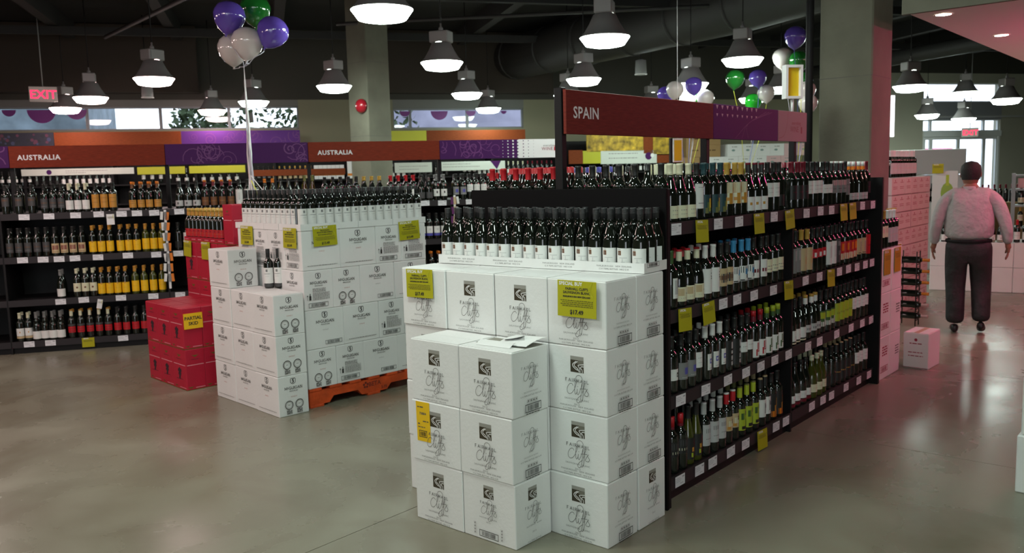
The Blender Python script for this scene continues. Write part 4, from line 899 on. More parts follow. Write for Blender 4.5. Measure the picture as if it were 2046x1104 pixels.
# framed yellow sign standing on the end of the SPAIN sign
fs = thing('framed_sign', 'small white framed yellow sign standing on the SPAIN sign end', 'sign', (6.66, 2.785, 2.148), R(-35))
ob('stem', MB().tube([(0, 0, 0), (0, 0, .10)], .012, WHITE, 8), fs)
fr = MB()
for a in ((-.075, -.055, .10, .36), (.055, .075, .10, .36)): fr.box(a[0], a[1], -.03, .03, a[2], a[3], WHITE)
fr.box(-.055, .055, -.03, .03, .10, .12, WHITE); fr.box(-.055, .055, -.03, .03, .34, .36, WHITE)
ob('sign_frame', fr, fs); ob('sign_panel', MB().box(-.055, .055, .0, .008, .12, .34, YEL2), fs)

# ------------------------------------------------------------------ perimeter units along the far wall
UF = RF @ Matrix.Translation((0, 9.3, 0))
def U(x0, x1, z0, z1, m, label, draw=None, y=0, name='header_board', cat='sign', group=None, th=.03): return board(UF, x0, x1, z0, z1, m, label, draw, name, cat, th, y, group)
GRAPE = mat('dark_grape_photo', (.02, .02, .035), .5)
def grapes(P, w, h):
    r = random.Random(3)
    for i in range(60): P.disc(r.uniform(-w+.05, w-.05), r.uniform(.04, h-.04), r.uniform(.02, .04), mat(['grape_blue', 'grape_plum', 'grape_dark'][i % 3], [(.04,.045,.11), (.10,.02,.05), (.012,.012,.02)][i % 3], .3), 8)
U(-3.6, -1.41, 2.52, 2.80, GRAPE, 'header board with dark grape photograph, far wall left', grapes)
U(-1.41, .97, 2.52, 2.80, WOODDK, 'brown-orange header board over the far wall shelving, left')
U(.97, 3.36, 2.52, 2.80, mat('violet_header', (.10, .025, .19), .6, spec=.2), 'violet header board with faint lines under the long clerestory', swirls(12))
U(5.2, 6.10, 2.50, 2.76, LIME, 'lime header board right of the concrete pillar')
U(6.10, 8.40, 2.50, 2.76, WOODDK, 'brown-orange header board under the right clerestory')
U(-2.05, .02, 1.95, 2.08, mat('white_header', (.62, .66, .6), .5), 'white header strip behind the left AUSTRALIA sign', lambda P, w, h: (P.words(-w+.8, w-.5, h*.6, .012, INKL, 3), P.words(-w+.8, w-.9, h*.3, .012, INKL, 4), P.disc(-w+.5, h*.5, .05, PURP)))
U(.08, 1.0, 1.93, 2.08, LIME, 'yellow-green header strip, left of the dark upright'); U(1.08, 2.2, 1.93, 2.08, LIME, 'yellow-green header strip, right of the dark upright')
U(2.25, 4.28, 1.84, 1.97, WOODDK, 'thin russet header strip behind the purple sign')
U(5.36, 6.2, 1.84, 2.06, mat('white_header', (.6, .6, .6)), 'white header card right of the concrete pillar', lambda P, w, h: (P.words(-w+.1, w-.1, h*.6, .012, INKL, 3), P.words(-w+.1, w-.3, h*.3, .012, INKL, 4)))
U(6.35, 7.9, 1.86, 2.06, mat('white_header', (.6, .6, .6)), 'long white header card with purple tip', lambda P, w, h: (P.words(-w+.1, w-.8, h*.7, .014, INKL, 3), P.words(-w+.1, w-.6, h*.4, .014, INKL, 4), P.put(([(w-.35, h), (w-.1, h), (w-.2, .01)], [(0, 1, 2)]), 0, 0, PURP)))
YPH = mat('yellow_vine_photo', (.42, .27, .02), .6, var=(7, .8))
U(9.9, 11.35, 2.22, 2.64, YPH, 'yellow vineyard photograph header, seen under the SPAIN sign'); U(11.35, 11.60, 2.16, 2.60, WOODDK, 'narrow russet header between vineyard photographs'); U(11.60, 12.15, 2.14, 2.56, YPH, 'smaller yellow vineyard photograph header')
U(9.45, 9.80, 1.95, 2.27, WOODDK, 'brown panel next to the SPAIN post'); U(9.80, 10.25, 1.95, 2.25, LIME, 'lime panel under the vineyard photograph')
U(10.25, 11.70, 1.93, 2.24, mat('white_header', (.6, .6, .6)), 'white header card with purple flower under the vineyard photograph', lambda P, w, h: (P.words(-w+.2, w-.5, h*.75, .02, INKL, 3), P.words(-w+.2, w-.5, h*.4, .02, INKL, 4), P.disc(w-.22, h*.55, .09, PURP), P.disc(w-.12, h*.6, .05, WHITE)))
U(11.7, 12.35, 1.93, 2.12, WOODDK, 'russet strip right of the white header card')
wu = thing('wall_shelving', 'dark wall shelving along the far wall', 'shelving', tuple(UF @ Vector((0, 0, 0))), R(RA))
for k in range(13):
    x0 = -3.6+1.6*k; zt_ = 2.5 if k < 10 else 1.71
    ob('back_panel', MB().box(x0+.01, x0+1.59, .58, .6, 0, zt_, BLK), wu); ob('upright', MB().box(x0-.025, x0+.025, .02, .58, 0, zt_, BLK), wu)
    for z in (1.74, 1.35, .95, .5): ob('shelf', MB().box(x0+.0255, x0+1.5745, .0, .57, z-.03, z, BLK), wu)
def wrun(x0, items, z, wh, w, back=0): run(UF @ Matrix.Translation((x0, 0, 0)), items, z, wh, 'bottles on the far wall shelving', w/sum(c for k, c in items), 0, .08, back, solo=False)
wrun(-2.6, [('whitesm', 6), ('plain', 4), ('creamwhite', 8)], 1.745, 'far wall shelf, left end', 2.2)
wrun(.1, [('square', 4), ('whitelow', 8)], 1.745, 'far wall shelf behind AUSTRALIA', 2.0)
wrun(2.3, [('bluegrey', 4), ('goldcap', 8)], 1.745, 'far wall shelf behind purple sign', 1.3)
wrun(4.9, [('whitelow', 6), ('plain', 8)], 1.745, 'far wall shelf right of pillar', 1.7)
wrun(6.9, [('square', 3), ('whitebox', 5), ('creamwhite', 5), ('maroon', 6)], 1.745, 'far wall shelf under dotted sign', 2.2)
wrun(10.4, [('plain', 6), ('creamwhite', 4), ('plain', 5)], 1.745, 'far wall shelf under vineyard photograph', 1.8)
OST = mat('orange_band', (.75, .25, .02), .5)
def smallbox(F, x, y, z, w, d, h, m, label, group, draw=None, name='gift_carton'):
    q = F @ Vector((x+w/2, y+d/2, z)); t = thing(name, label, 'carton', tuple(q), math.atan2(F[1][0], F[0][0]), group)
    ob('carton_body', MB().bbox(-w/2, w/2, -d/2, d/2, 0, h, m, .004), t)
    if draw: P = Print(); draw(P, w, h); o = ob('printed_face', P.mesh('p'), t); o.matrix_local = Matrix.Translation((-w/2, -d/2-.0006, 0)) @ RX
for i in range(7): smallbox(UF, 3.62+.092*i, .05, 1.745, .088, .09, .30, WHITE, f'white gift carton with orange band, {ORD[i]} in the row by the pillar', 'white gift cartons on the far wall', lambda P, w, h: P.rect(0, h*.25, w, h*.42, OST))
for i in range(3): smallbox(UF, 4.33+.098*i, .0, 1.745, .092, .09, .40, WHITE, f'taller white gift carton with orange foot, {ORD[i]} beside the pillar', 'tall gift cartons beside the pillar', lambda P, w, h: P.rect(0, h*.15, w, h*.27, OST))
KR = mat('brown_cardboard', (.36, .22, .09), .75, bump=(30, .1)); 
k = 0
for z in (1.745, 2.047, 2.349):
    for i in range(1 if z < 2 else 2):
        smallbox(UF, 12.40+.47*i+(.1 if z > 2 else 0), .03, z, .46, .35, .30 if z < 2.3 else .25, KR, f'brown cardboard carton, {ORD[i]} from left in the {["lowest", "middle", "upper"][(1.745, 2.047, 2.349).index(z)]} row under the SPAIN sign', 'brown cartons seen under the SPAIN sign', lambda P, w, h: (P.words(w*.3, w*.7, h*.5, .03, mat('brown_print', (.12, .06, .02), .7), 1)), 'cardboard_carton')
for r_, z in enumerate((1.745, 2.047)):
    for i in range(6):
        smallbox(UF, 13.62-(.5 if r_ == 0 else 0)+.40*i, .02, z, .395, .35, .30, CARD if i < 4 else mat('rose_cardboard', (.70, .45, .46), .6), f'{"white" if i < 4 else "rose"} carton, {ORD[i]} from left in the {["lower", "upper"][r_]} row seen under the purple sign', 'white cartons seen under the purple sign', lambda P, w, h: (P.disc(w*.4, h*.5, .05, mat('sage_print', (.2, .3, .28), .6), 10, .5), P.words(w*.3, w*.7, h*.75, .02, INKL, 1)), 'cardboard_carton')
ycs = thing('hanging_sign', 'white-edged yellow sign hanging below the SPAIN sign', 'sign', (8.49, 4.85, 2.07), R(-40))
ob('sign_frame', MB().box(-.055, .055, 0, .012, -.26, 0, WHITE), ycs); ob('sign_panel', MB().box(-.042, .042, -.004, 0, -.245, -.02, YEL2), ycs); ob('cord', MB().tube([(0, .006, 0), (0, .006, 2.9)], .003, WHITE, 5), ycs)
#PART5
# ------------------------------------------------------------------ white landscape cases (near display)
def FC(x, y, z): return frame(x, y, z, -90)     # front looks to -X; local x runs to -Y
GN = 'white landscape cases in the near display'
col = ['left', 'centre-left', 'centre-right', 'right']
for tr_ in range(4):
    for k in range(4):         # k = 0 leftmost in the picture
        y = 3.455-.331*k; pr = {}
        pr['f'] = face('fm', f_main)
        if k == 3: pr['r'] = face('fs', f_side)
        if k == 0: pr['l'] = face('fs', f_side)
        lab = f'white landscape-print wine case, {TIER[tr_]} tier, {col[k]} column of the tall rear stack'
        c_ = carton(FC(3.10+rnd.uniform(-.004, .004), y, tr_*.3075), FW, FD, FH, CARD, pr, None, lab, GN)
        if k == 3 or tr_ == 3:
            pr = {'r': face('fs2', f_side, True) if tr_ == 0 and k == 3 else face('fs', f_side)} if k == 3 else {}
            carton(FC(3.352+rnd.uniform(-.003, .006), y, tr_*.3075), FW, FD-.005, FH, CARD, pr, None, f'white landscape-print wine case, {TIER[tr_]} tier, {col[k]} column, back row of near display', GN)
for tr_ in range(3):
    for k in range(2):
        y = 3.118-.332*k+(.006 if tr_ == 1 else 0); pr = {'f': face('fm', f_main)}
        if k == 1 and tr_ == 0: pr = {'f': face('fmb', f_main, .06, True, True)}
        if k == 1: pr['r'] = face('fs2', f_side, True) if tr_ == 0 else face('fs', f_side)
        if k == 0: pr['l'] = face('fs', f_side)
        openb = (k == 1 and tr_ == 2)
        lab = f'white landscape-print wine case, {["bottom", "middle", "top"][tr_]} of the low front stack, {["left", "right"][k]} column' + (', torn open' if openb else '') + (' with yellow sticker' if (k, tr_) == (0, 1) else '')
        c_ = carton(FC(2.832+[0, -.004, .0][tr_]+rnd.uniform(-.003, .003), y, tr_*.3075), FW, FD+.012, FH, CARD, pr, None, lab, GN, flaps=not openb)
        if (k, tr_) == (0, 1):
            P = Print(); P.rect(0, 0, .095, .20, YEL2); P.text('738804', .046, .135, .012, INK, .95, .0006); P.bars(.015, .02, .07, .055, INKD); P.words(.01, .05, .17, .006, INK, 1); P.words(.045, .085, .10, .005, INK, 2); P.words(.01, .03, .085, .006, INK, 3); P.words(.01, .06, .07, .004, INK, 6)
            o = ob('yellow_sticker', P.mesh('yellow_sticker'), c_); tag(o, 'yellow shipping sticker with barcode')
            o.matrix_local = Matrix.Translation((-FW/2+.035, -FD/2-.0075, .10)) @ Matrix.Rotation(-.02, 4, 'Y') @ RX
        if openb:   # torn top: lifted flaps with a dark sheet painted as the shaded inside
            ob('inside_shade_sheet', MB().box(-FW/2+.01, FW/2-.01, -.02, FD/2-.01, FH-.003, FH-.0015, mat('shadow_board', (.25, .24, .2), .8)), c_)
            a = MB(); a.box(-FW/2+.003, FW/2-.003, -FD/2+.003, -.03, FH-.0026, FH, CARD); ob('top_flap', a, c_)
            def flap(P0, ex, ey, bend):
                P0, ex, ey = Vector(P0), Vector(ex), Vector(ey); vs = []; N = 6
                for i in range(N+1):
                    q = P0+ey*(i/N)+Vector((0, 0, bend*math.sin(i/N*PI*.8)))
                    vs += [q, q+ex, q+Vector((0, 0, .002)), q+ex+Vector((0, 0, .002))]
                fs = []
                for i in range(N):
                    b0, b1 = 4*i, 4*i+4; fs += [(b0, b0+1, b1+1, b1), (b0+2, b1+2, b1+3, b0+3), (b0, b1, b1+2, b0+2), (b0+1, b0+3, b1+3, b1+1)]
                return MB().add(vs, fs+[(0, 2, 3, 1), (4*N, 4*N+1, 4*N+3, 4*N+2)], CARD)
            ob('torn_flap', flap((-.02, -.03, FH+.001), (.17, .02, .004), (.02, .13, .018), .012), c_)
            ob('torn_flap', flap((-.06, .10, FH+.004), (.07, -.10, .02), (.09, .03, .022), -.004), c_)
            ob('torn_flap', flap((-.10, -.075, FH+.001), (.20, .01, .0), (-.01, .05, .012), .006), c_)
# trays of bottles on top
GT = 'cut case trays of bottles on the near display'
def traymesh(w, d, h=.048):
    a = MB(); a.box(-w/2, w/2, -d/2, d/2, 0, .004, CARD); t = .004
    a.box(-w/2, w/2, -d/2, -d/2+t, .004, h, CARD); a.box(-w/2, w/2, d/2-t, d/2, .004, h, CARD); a.box(-w/2, -w/2+t, -d/2+t, d/2-t, .004, h, CARD); a.box(w/2-t, w/2, -d/2+t, d/2-t, .004, h, CARD); return a
TRM = traymesh(.326, .245).mesh('tray'); P = Print(); P.text('MARLBOROUGH   NEW ZEALAND', .163, .026, .0078, INK, 1.2); P.text('12 X 750ML BOTTLES  14KG G.W.', .163, .012, .0075, INK, 1.1); TRP = P.mesh('printed_face')
zt = 4*.3075+.001
for k in range(4):
    F = frame(3.335+.017*k+.012, 3.425-.322*k, zt, -86) @ Matrix.Translation((0, 0, 0))
    c_ = F @ Vector((.163, .1225, 0)); t = thing('bottle_tray', f'shallow cut white case tray, {ORD[k]} from the left on the near display', 'tray', tuple(c_), R(-86), GT)
    ob('tray_walls', TRM, t); o = ob('printed_face', TRP, t); o.matrix_local = Matrix.Translation((-.163, -.1229, 0)) @ RX
    if k == 3: P = Print(); P.bars(.03, .024, .15, .047); o = ob('printed_face', P.mesh('p'), t); o.matrix_local = Matrix.Translation((.1634, -.1225, 0)) @ Matrix.Rotation(PI/2, 4, 'Z') @ RX
    for r_ in range(3):
        for i in range(4):
            if (k, r_, i) in ((1, 1, 0), (0, 2, 2), (2, 1, 3)): continue
            q = F @ Vector((.0415+.081*i, .043+.0795*r_, .0042))
            bottle('fair', q.x+rnd.uniform(-.0008, .0008), q.y, q.z, R(-86)+rnd.uniform(.05, .30)*(1 if k < 3 else .4), f'white-labelled screw-cap bottle, {["front", "middle", "back"][r_]} row, {ORD[i]} in the {ORD[k]} near tray', 'screw-cap bottles in the near trays')
NFX = frame(3.10, 3.455, 0, -90)
L_ = ('SPECIAL BUY', "FAIRHALL CLIFF'S", 'SAUVIGNON BLANC', 'MARLBOROUGH NEW ZEALAND')
ycard(NFX, .145, 1.226, .200, .150, 'yellow special-buy card on the left end of the near display', L_, '$17.49', rot=-.02, tilt=-.02, off=-.014)
ycard(NFX, 1.175, 1.226, .215, .165, 'yellow special-buy card on the right corner of the near display', L_, '$17.49', rot=.0, tilt=-.02, off=-.014)

# ------------------------------------------------------------------ white crest cases (middle displays)
MA = -5.2; MHt = .2985
GM = 'white crest cases in the middle display'
def MF(k, w, h): return face(('m', k, w), m_face, w, h, k)
B0 = frame(3.484, 5.265, 0, MA)
def mcase(F, w, d, z, h, faces, lab, g=GM):   # w along local x, d along local y
    pr = {s: face(('m', k, (w if s in 'fr' and s == 'f' else d)), m_face, (w if s == 'f' else d), h, k) for s, k in faces.items()}
    return carton(F @ Matrix.Translation((0, 0, z)), w, d, h, CARD, pr, None, lab, g)
lowc = ['right', 'middle', 'left']
for tr_ in range(3):
    for k in range(3):
        fc = {'l': 'small'}
        if k == 0: fc['f'] = 'seals'
        mcase(B0 @ Matrix.Translation((rnd.uniform(-.004, .004), .334*k, 0)), .243, .332, tr_*MHt, MHt-.0015, fc, f'white crest-print case, {["bottom", "middle", "top"][tr_]} tier, {lowc[k]} column of the low middle stack')
mcase(B0 @ Matrix.Translation((-.0, .668+.01, 0)), .243, .332, 3*MHt, MHt-.0015, {'l': 'small', 'f': 'seals'}, 'white crest-print case standing alone on the low middle stack')
for i, (dx, dy) in enumerate(((0, 0), (.055, -.055))): 
    bottle('mcg', 3.775+dx-.03, 5.70+dy, 3*MHt, R(-60), f'white-labelled crest bottle standing on the low middle stack, {["left", "right"][i]} of two', 'two bottles on the low middle stack')
P0 = frame(3.768, 5.292, .145, MA); h = .2985
def pc(u, v, w, d, tr_, fc, lab): mcase(P0 @ Matrix.Translation((u, v, 0)), w-.002, d-.002, tr_*h, h-.0015, fc, lab)
rows = {3: [(.33, 'plain'), (.33, 'plain'), (.25, 'icon'), (.25, 'icon')], 2: [(.25, 'icon'), (.25, 'seals'), (.33, 'barcode'), (.33, 'plain')],
        1: [(.33, 'barcode'), (.33, 'plain'), (.25, 'icon'), (.25, 'plain')], 0: [(.25, 'seals'), (.25, 'icon'), (.33, 'barcode'), (.33, 'plain')]}
for tr_ in range(4):
    u = 0
    for i, (w_, kd) in enumerate(rows[tr_]):
        d_ = .25 if w_ == .33 else .33
        fc = {'f': kd}
        if i == 0: fc['l'] = 'icon' if d_ == .25 else 'plain'
        pc(u, 0, w_, d_, tr_, fc, f'white crest-print case on the orange pallet, {TIER[tr_]} tier, {ORD[i]} from its near corner rightwards'); u += w_
    d0 = .25 if rows[tr_][0][0] == .33 else .33; v = d0
    seq = [.25, .25, .25] if tr_ in (1, 3) else [.33, .33]
    for i, d_ in enumerate(seq):
        pc(0, v, .33 if d_ == .25 else .25, d_, tr_, {'l': ('icon' if tr_ != 2 else 'plain') if d_ == .25 else 'plain'}, f'white crest-print case on the orange pallet, {TIER[tr_]} tier, {ORD[i+1]} from its near corner leftwards'); v += d_
# filler cases carrying the inner trays
for tr_ in range(4):
    for i in range(2):
        for j in range(2):
            mcase(P0 @ Matrix.Translation((.34+.41*i, .34+.31*j, 0)), .40, .30, tr_*h, h-.0015, {}, f'white case inside the pallet load, {TIER[tr_]} tier, {["front", "back"][j]} {["left", "right"][i]}', 'white cases inside the pallet load')
# trays
zt2 = .145+4*h
lid = MB(); lid2 = MB()
for i, (u0, u1) in enumerate(((-.004, .25), (.252, .50), (.502, .83), (.832, 1.165))):
    q = P0 @ Vector(((u0+u1)/2, .155, 4*h)); t = thing('bottle_tray', f'shallow white tray along the right side of the pallet load, {ORD[i]} from the corner', 'tray', tuple(q), R(MA), 'trays on the pallet load')
    ob('tray_walls', traymesh(u1-u0-.002, .318, .048).mesh('t'), t)
for i in range(3):
    q = P0 @ Vector((.125, .32+.235*i+.115, 4*h)); t = thing('bottle_tray', f'shallow white tray along the left side of the pallet load, {ORD[i]} from the corner', 'tray', tuple(q), R(MA), 'trays on the pallet load')
    ob('tray_walls', traymesh(.256, .232, .048).mesh('t'), t)
for i in range(15):
    q = P0 @ Vector((.042+.0765*i, .042, 4*h+.0045)); bottle('mcg', q.x, q.y, q.z, R(MA-8), f'white-labelled crest bottle, {ORD[i]} from the corner along the pallet load right side', 'crest bottles on the pallet load')
    q = P0 @ Vector((.044+.0765*i, .12, 4*h+.0045)); backbottle('mcg', q.x, q.y, q.z)
    q = P0 @ Vector((.044+.0765*i, .20, 4*h+.0045)); backbottle('mcg', q.x, q.y, q.z)
for i in range(11):
    q = P0 @ Vector((.042, .125+.0775*i, 4*h+.0045)); bottle('mcg', q.x, q.y, q.z, R(MA-72), f'white-labelled crest bottle, {ORD[i]} from the corner along the pallet load left side', 'crest bottles on the pallet load')
    if i > 1:
        for j in (1, 2): q = P0 @ Vector((.042+.078*j, .125+.0775*i, 4*h+.0045)); backbottle('mcg', q.x, q.y, q.z)
L2_ = ('SPECIAL BUY', 'McGUIGAN', 'PRIVATE BIN SHIRAZ', 'SOUTH EASTERN AUSTRALIA')
PF2 = P0 @ Matrix.Translation((0, 0, 0))
ycard(PF2, .195, 4*h+.030, .205, .150, 'yellow special-buy card by the near corner of the pallet load, right side', L2_, '$13.49', off=-.010, tilt=-.03, rot=-.02)
ycard(PF2, .985, 4*h+.022, .205, .150, 'yellow special-buy card at the right end of the pallet load', L2_, '$13.49', off=-.010, tilt=-.03, rot=-.03)
PL2 = P0 @ Matrix.Rotation(-PI/2, 4, 'Z') @ Matrix.Translation((-1.0, 0, 0))
ycard(PL2, 1.0-.82, 4*h+.020, .20, .150, 'yellow special-buy card at the left end of the pallet load', L2_, '$13.49', off=-.010, tilt=-.03)
ycard(PL2, 1.0-.145, 4*h+.020, .19, .150, 'yellow special-buy card by the near corner of the pallet load, left side', L2_, '$13.49', off=-.010, tilt=-.03)
# orange pallet
pt = thing('pallet', 'orange-red painted wooden pallet under the white crest cases', 'pallet', tuple(P0 @ Vector((0, 0, -.145))), R(MA))
def stringer(y0):
    xs = [0, .16, .22, .42, .48, .70, .76, .96, 1.02, 1.18]; N = [(0, 0), (.17, 0), (.21, .045), (.43, .045), (.47, 0), (.71, 0), (.75, .045), (.97, .045), (1.01, 0), (1.18, 0), (1.18, .105), (0, .105)]
    mb = MB(); k = len(N); mb.add([(a, y0, b_+.018) for a, b_ in N]+[(a, y0+.04, b_+.018) for a, b_ in N],
      [(0,1,10+0,11)] if 0 else [(0,1,2,11), (2,11,10,3)][:0]+[(i, (i+1) % k, (i+1) % k+k, i+k) for i in range(k)], ORNG)
    for y in (y0, y0+.04):
        vs = [(0,y,.018),(.17,y,.018),(.17,y,.123),(0,y,.123), (.21,y,.063),(.21,y,.123), (.43,y,.063),(.43,y,.123), (.47,y,.018),(.47,y,.123),(.71,y,.018),(.71,y,.123),(.75,y,.063),(.75,y,.123),(.97,y,.063),(.97,y,.123),(1.01,y,.018),(1.01,y,.123),(1.18,y,.018),(1.18,y,.123)]
        mb.add(vs, [(0,1,2,3),(1,4,5,2),(4,6,7,5),(6,8,9,7),(8,10,11,9),(10,12,13,11),(12,14,15,13),(14,16,17,15),(16,18,19,17)], ORNG)
    return mb
for y0 in (.0, .46, .93): ob('stringer', stringer(y0), pt)
for i in range(7):
    x0 = .0+.178*i; ob('deck_board', MB().bbox(x0, x0+.105, -.005, .985, .124, .144, ORNG, .002), pt)
for x0 in (.0, .52, 1.06): ob('bottom_board', MB().bbox(x0, x0+.12, -.005, .985, .0, .018, ORNG, .002), pt)
P = Print(); dko = mat('dark_stencil', (.16, .02, .01), .7); P.text('BETA', 0, -.012, .035, dko, 1.05, .001); P.text('2-73', .09, -.05, .022, dko, 1, .001)
for a in range(5): P.disc(-.085+.018*math.cos(a*1.257+1.57), .004+.018*math.sin(a*1.257+1.57), .011, dko, 5)
o = ob('stencil', P.mesh('stencil'), pt); o.matrix_local = Matrix.Translation((.59, -.0012, .083)) @ RX

# ------------------------------------------------------------------ red cases
GR = 'red wine cases'
R0_ = frame(3.50, 6.607, 0, MA); rh = .3465; rw, rd = .165, .256     # w along u, d along v
def rcase(F, u, v, w_, d_, z, lab, lf=True, ff=False, hh=rh):
    pr = {}
    if lf: pr['l'] = face(('r', round(d_, 3), hh), r_face, d_-.002, hh, d_ > .2)
    if ff: pr['f'] = face(('r', round(w_, 3), hh), r_face, w_-.002, hh, False)
    return carton(F @ Matrix.Translation((u, v, z)), w_-.002, d_-.002, hh-.0015, REDC, pr, None, lab, GR, 'red_wine_case')
for tr_ in range(2):
    for i in range(3):
        for j in range(3):
            rcase(R0_, .165*i, .257*j, .165, .257, tr_*rh, f'red wine case, {["bottom", "upper"][tr_]} tier of low red stack, {["right", "middle", "left"][j]} column, {["front", "middle", "back"][i]} row', i == 0, j == 0)
RB = R0_ @ Matrix.Translation((.50, 0, 0)); 
rp = thing('pallet', 'low dark pallet under the taller red stack', 'pallet', tuple(RB @ Vector((0, 0, 0))), R(MA))
for i in range(4): ob('deck_board', MB().box(.0+.13*i, .10+.13*i, -.08, 1.03, .116, .136, KR if 'KR' in globals() else CARDEDGE), rp)
for y_ in (-.06, .45, .93): ob('stringer', MB().box(0, .49, y_, y_+.06, 0, .116, CARDEDGE), rp)
cuts = {0: [.257, .257, .257, .257], 1: [.257, .257, .257, .257], 2: [.24, .20, .24, .20, .16]}
for tr_, z in enumerate((.137, .137+rh, .137+2*rh)):
    v = 1.02 if tr_ != 2 else 1.02
    for i, d_ in enumerate(cuts[tr_]):
        v -= d_
        rcase(RB, -.0, v, .25, d_, z, f'red wine case, {["bottom", "middle", "top"][tr_]} tier of the taller red stack, {ORD[i]} from the left', True, v < .05)
ztr = .137+3*rh
RT = RB @ Matrix.Translation((0, 0, 0))
for i in range(3):
    q = RT @ Vector((.125, 1.02-.27*i-.135, ztr)); t = thing('bottle_tray', f'shallow red tray under the gold-capped bottles, {ORD[i]} from left', 'tray', tuple(q), R(MA), 'red trays')
    mb = MB(); mb.box(-.125, .125, -.134, .134, 0, .004, REDC); mb.box(-.125, -.121, -.134, .134, .004, .045, REDC); mb.box(.121, .125, -.134, .134, .004, .045, REDC); mb.box(-.121, .121, -.134, -.13, .004, .045, REDC); mb.box(-.121, .121, .13, .134, .004, .045, REDC)
    ob('tray_walls', mb, t); P = Print(); P.rect(.01, .0, .26, .005, GOLD); P.rect(.02, .02, .09, .026, PINKW); P.disc(.13, .024, .008, GOLD, 5); P.rect(.16, .02, .24, .026, PINKW)
    o = ob('printed_face', P.mesh('p'), t); o.matrix_local = Matrix.Translation((-.1256, .134, 0)) @ Matrix.Rotation(-PI/2, 4, 'Z') @ RX
for i in range(9):
    q = RT @ Vector((.043, .985-.083*i, ztr+.0045)); bottle('redpack', q.x, q.y, q.z, R(MA-80), f'gold-capped bottle with scarlet label, {ORD[i]} from the left on the red stack', 'gold-capped bottles on the red stack')
    for j in (1, 2): q = RT @ Vector((.043+.082*j, .98-.083*i, ztr+.0045)); backbottle('redpack', q.x, q.y, q.z)
c_ = carton(RT @ Matrix.Translation((-.01, .0, ztr)), .255, .175, rh, REDC, {'l': face('rtall', r_face, .172, rh, False), 'f': face('rtall2', r_face, .25, rh, True)}, None, 'upright red wine case beside the gold-capped bottles', GR, 'red_wine_case')
P = Print(); P.rect(0, 0, .13, .07, mat('grey_sticker', (.5,.5,.48), .5)); P.bars(.01, .01, .12, .06); o = ob('barcode_sticker', P.mesh('s'), c_); o.matrix_local = Matrix.Translation((-.03, -.0875-.003, .02)) @ RX
RLf = RB @ Matrix.Rotation(-PI/2, 4, 'Z') @ Matrix.Translation((-1.02, 0, 0))
ycard(RLf, .09, ztr+.01, .16, .15, 'yellow price card on the left end of the red stack', ('SPECIAL BUY',), off=-.012, tilt=-.03, rot=.04)
ycard(RLf, .47, ztr+.01, .17, .16, 'yellow price card on the middle of the red stack', ('SPECIAL BUY',), off=-.012, tilt=-.03)
t = ycard(R0_, .085, .645, .160, .128, 'yellow card lettered PARTIAL SKID on the low red stack', m=YEL2, big=('PARTIAL', 'SKID'), off=-.008, tilt=-.02)
ob('red_border', MB().box(-.084, .084, .0008, .0024, -.133, .004, mat('card_red_edge', (.6, .03, .02), .5)), t)
#PART6
# ------------------------------------------------------------------ balloons
BM = {'purple': mat('purple_balloon', (.12, .07, .42), .12, coat=.5), 'white': mat('pearl_balloon', (.62, .56, .54), .15, coat=.4), 'green': mat('green_balloon', (.012, .14, .02), .1, coat=.6), 'lime': mat('lime_balloon', (.02, .45, .03), .12, coat=.5)}
for k, m_ in BM.items():
    b = m_.node_tree.nodes['Principled BSDF']; b.inputs['Subsurface Weight'].default_value = .0
BP = {k: MB().lathe([(.001, -.165), (.012, -.170), (.006, -.155), (.03, -.142), (.075, -.11), (.115, -.06), (.137, 0), (.137, .035), (.118, .085), (.08, .118), (.04, .134), (.001, .139)], m_, 24).mesh('balloon_skin') for k, m_ in BM.items()}
RIB = mat('curling_ribbon', (.5, .48, .55), .35); RIBY = mat('yellow_ribbon', (.7, .7, .05), .4); RIBB = mat('blue_ribbon', (.12, .15, .5), .4)
def balloon(c_, P_, tie, label, group, tilt=(0, 0), s=1, rm=RIB):
    t = thing('balloon', label, 'balloon', P_, 0, group)
    o = ob('balloon_skin', BP[c_], t); o.rotation_euler = (tilt[0], tilt[1], 0); o.scale = (s, s, s)
    k = o.rotation_euler.to_matrix().to_4x4()
    st = k @ Vector((0, 0, -.165*s)); T = Vector(tie)-Vector(P_)
    pts = [st.lerp(T, q)+Vector((.02*math.sin(q*9), .02*math.cos(q*7)-.02, -.0)) * (0 if q in (0, 1) else 1) for q in (0, .15, .3, .5, .7, .85, 1)]
    ob('ribbon', MB().tube(pts, .0035, rm, 5), t)
TIE = (3.98, 6.23, 1.62); KN = (4.25, 6.66, 2.70)
for c_, P_, lb, tl in (('purple', (4.26, 6.86, 3.14), 'purple balloon at the upper left of the near bunch', (.1, .2)), ('green', (4.62, 7.0, 3.26), 'green balloon behind the near bunch', (0, 0)),
  ('purple', (4.50, 6.58, 3.0), 'purple balloon at the right of the near bunch', (.1, .5)), ('white', (4.37, 7.0, 2.89), 'pearl white balloon at the left of the near bunch', (.2, -.1)),
  ('white', (4.34, 6.73, 2.91), 'pearl white balloon at the front of the near bunch', (0, .1))):
    balloon(c_, P_, KN, lb, 'near balloon bunch', tl, 1.0)
bw = thing('balloon_weight', 'pale ribbon tail and weight holding the near balloon bunch', 'weight', TIE)
DK = Vector(KN)-Vector(TIE)
for i, m_ in enumerate((WHITE, RIB, mat('pale_pink_ribbon', (.6, .5, .52), .5), WHITE)):
    pts = [DK*q+Vector((.016*math.sin(q*5+i*1.7)*(1-q), .012*math.cos(q*6+i*2)*(1-q), 0)) for q in (-.15, 0, .15, .3, .5, .7, .85, 1)]
    ob('ribbon_tail', MB().tube(pts, [.008, .008, .009, .010, .009, .006, .004, .002], m_, 6), bw)
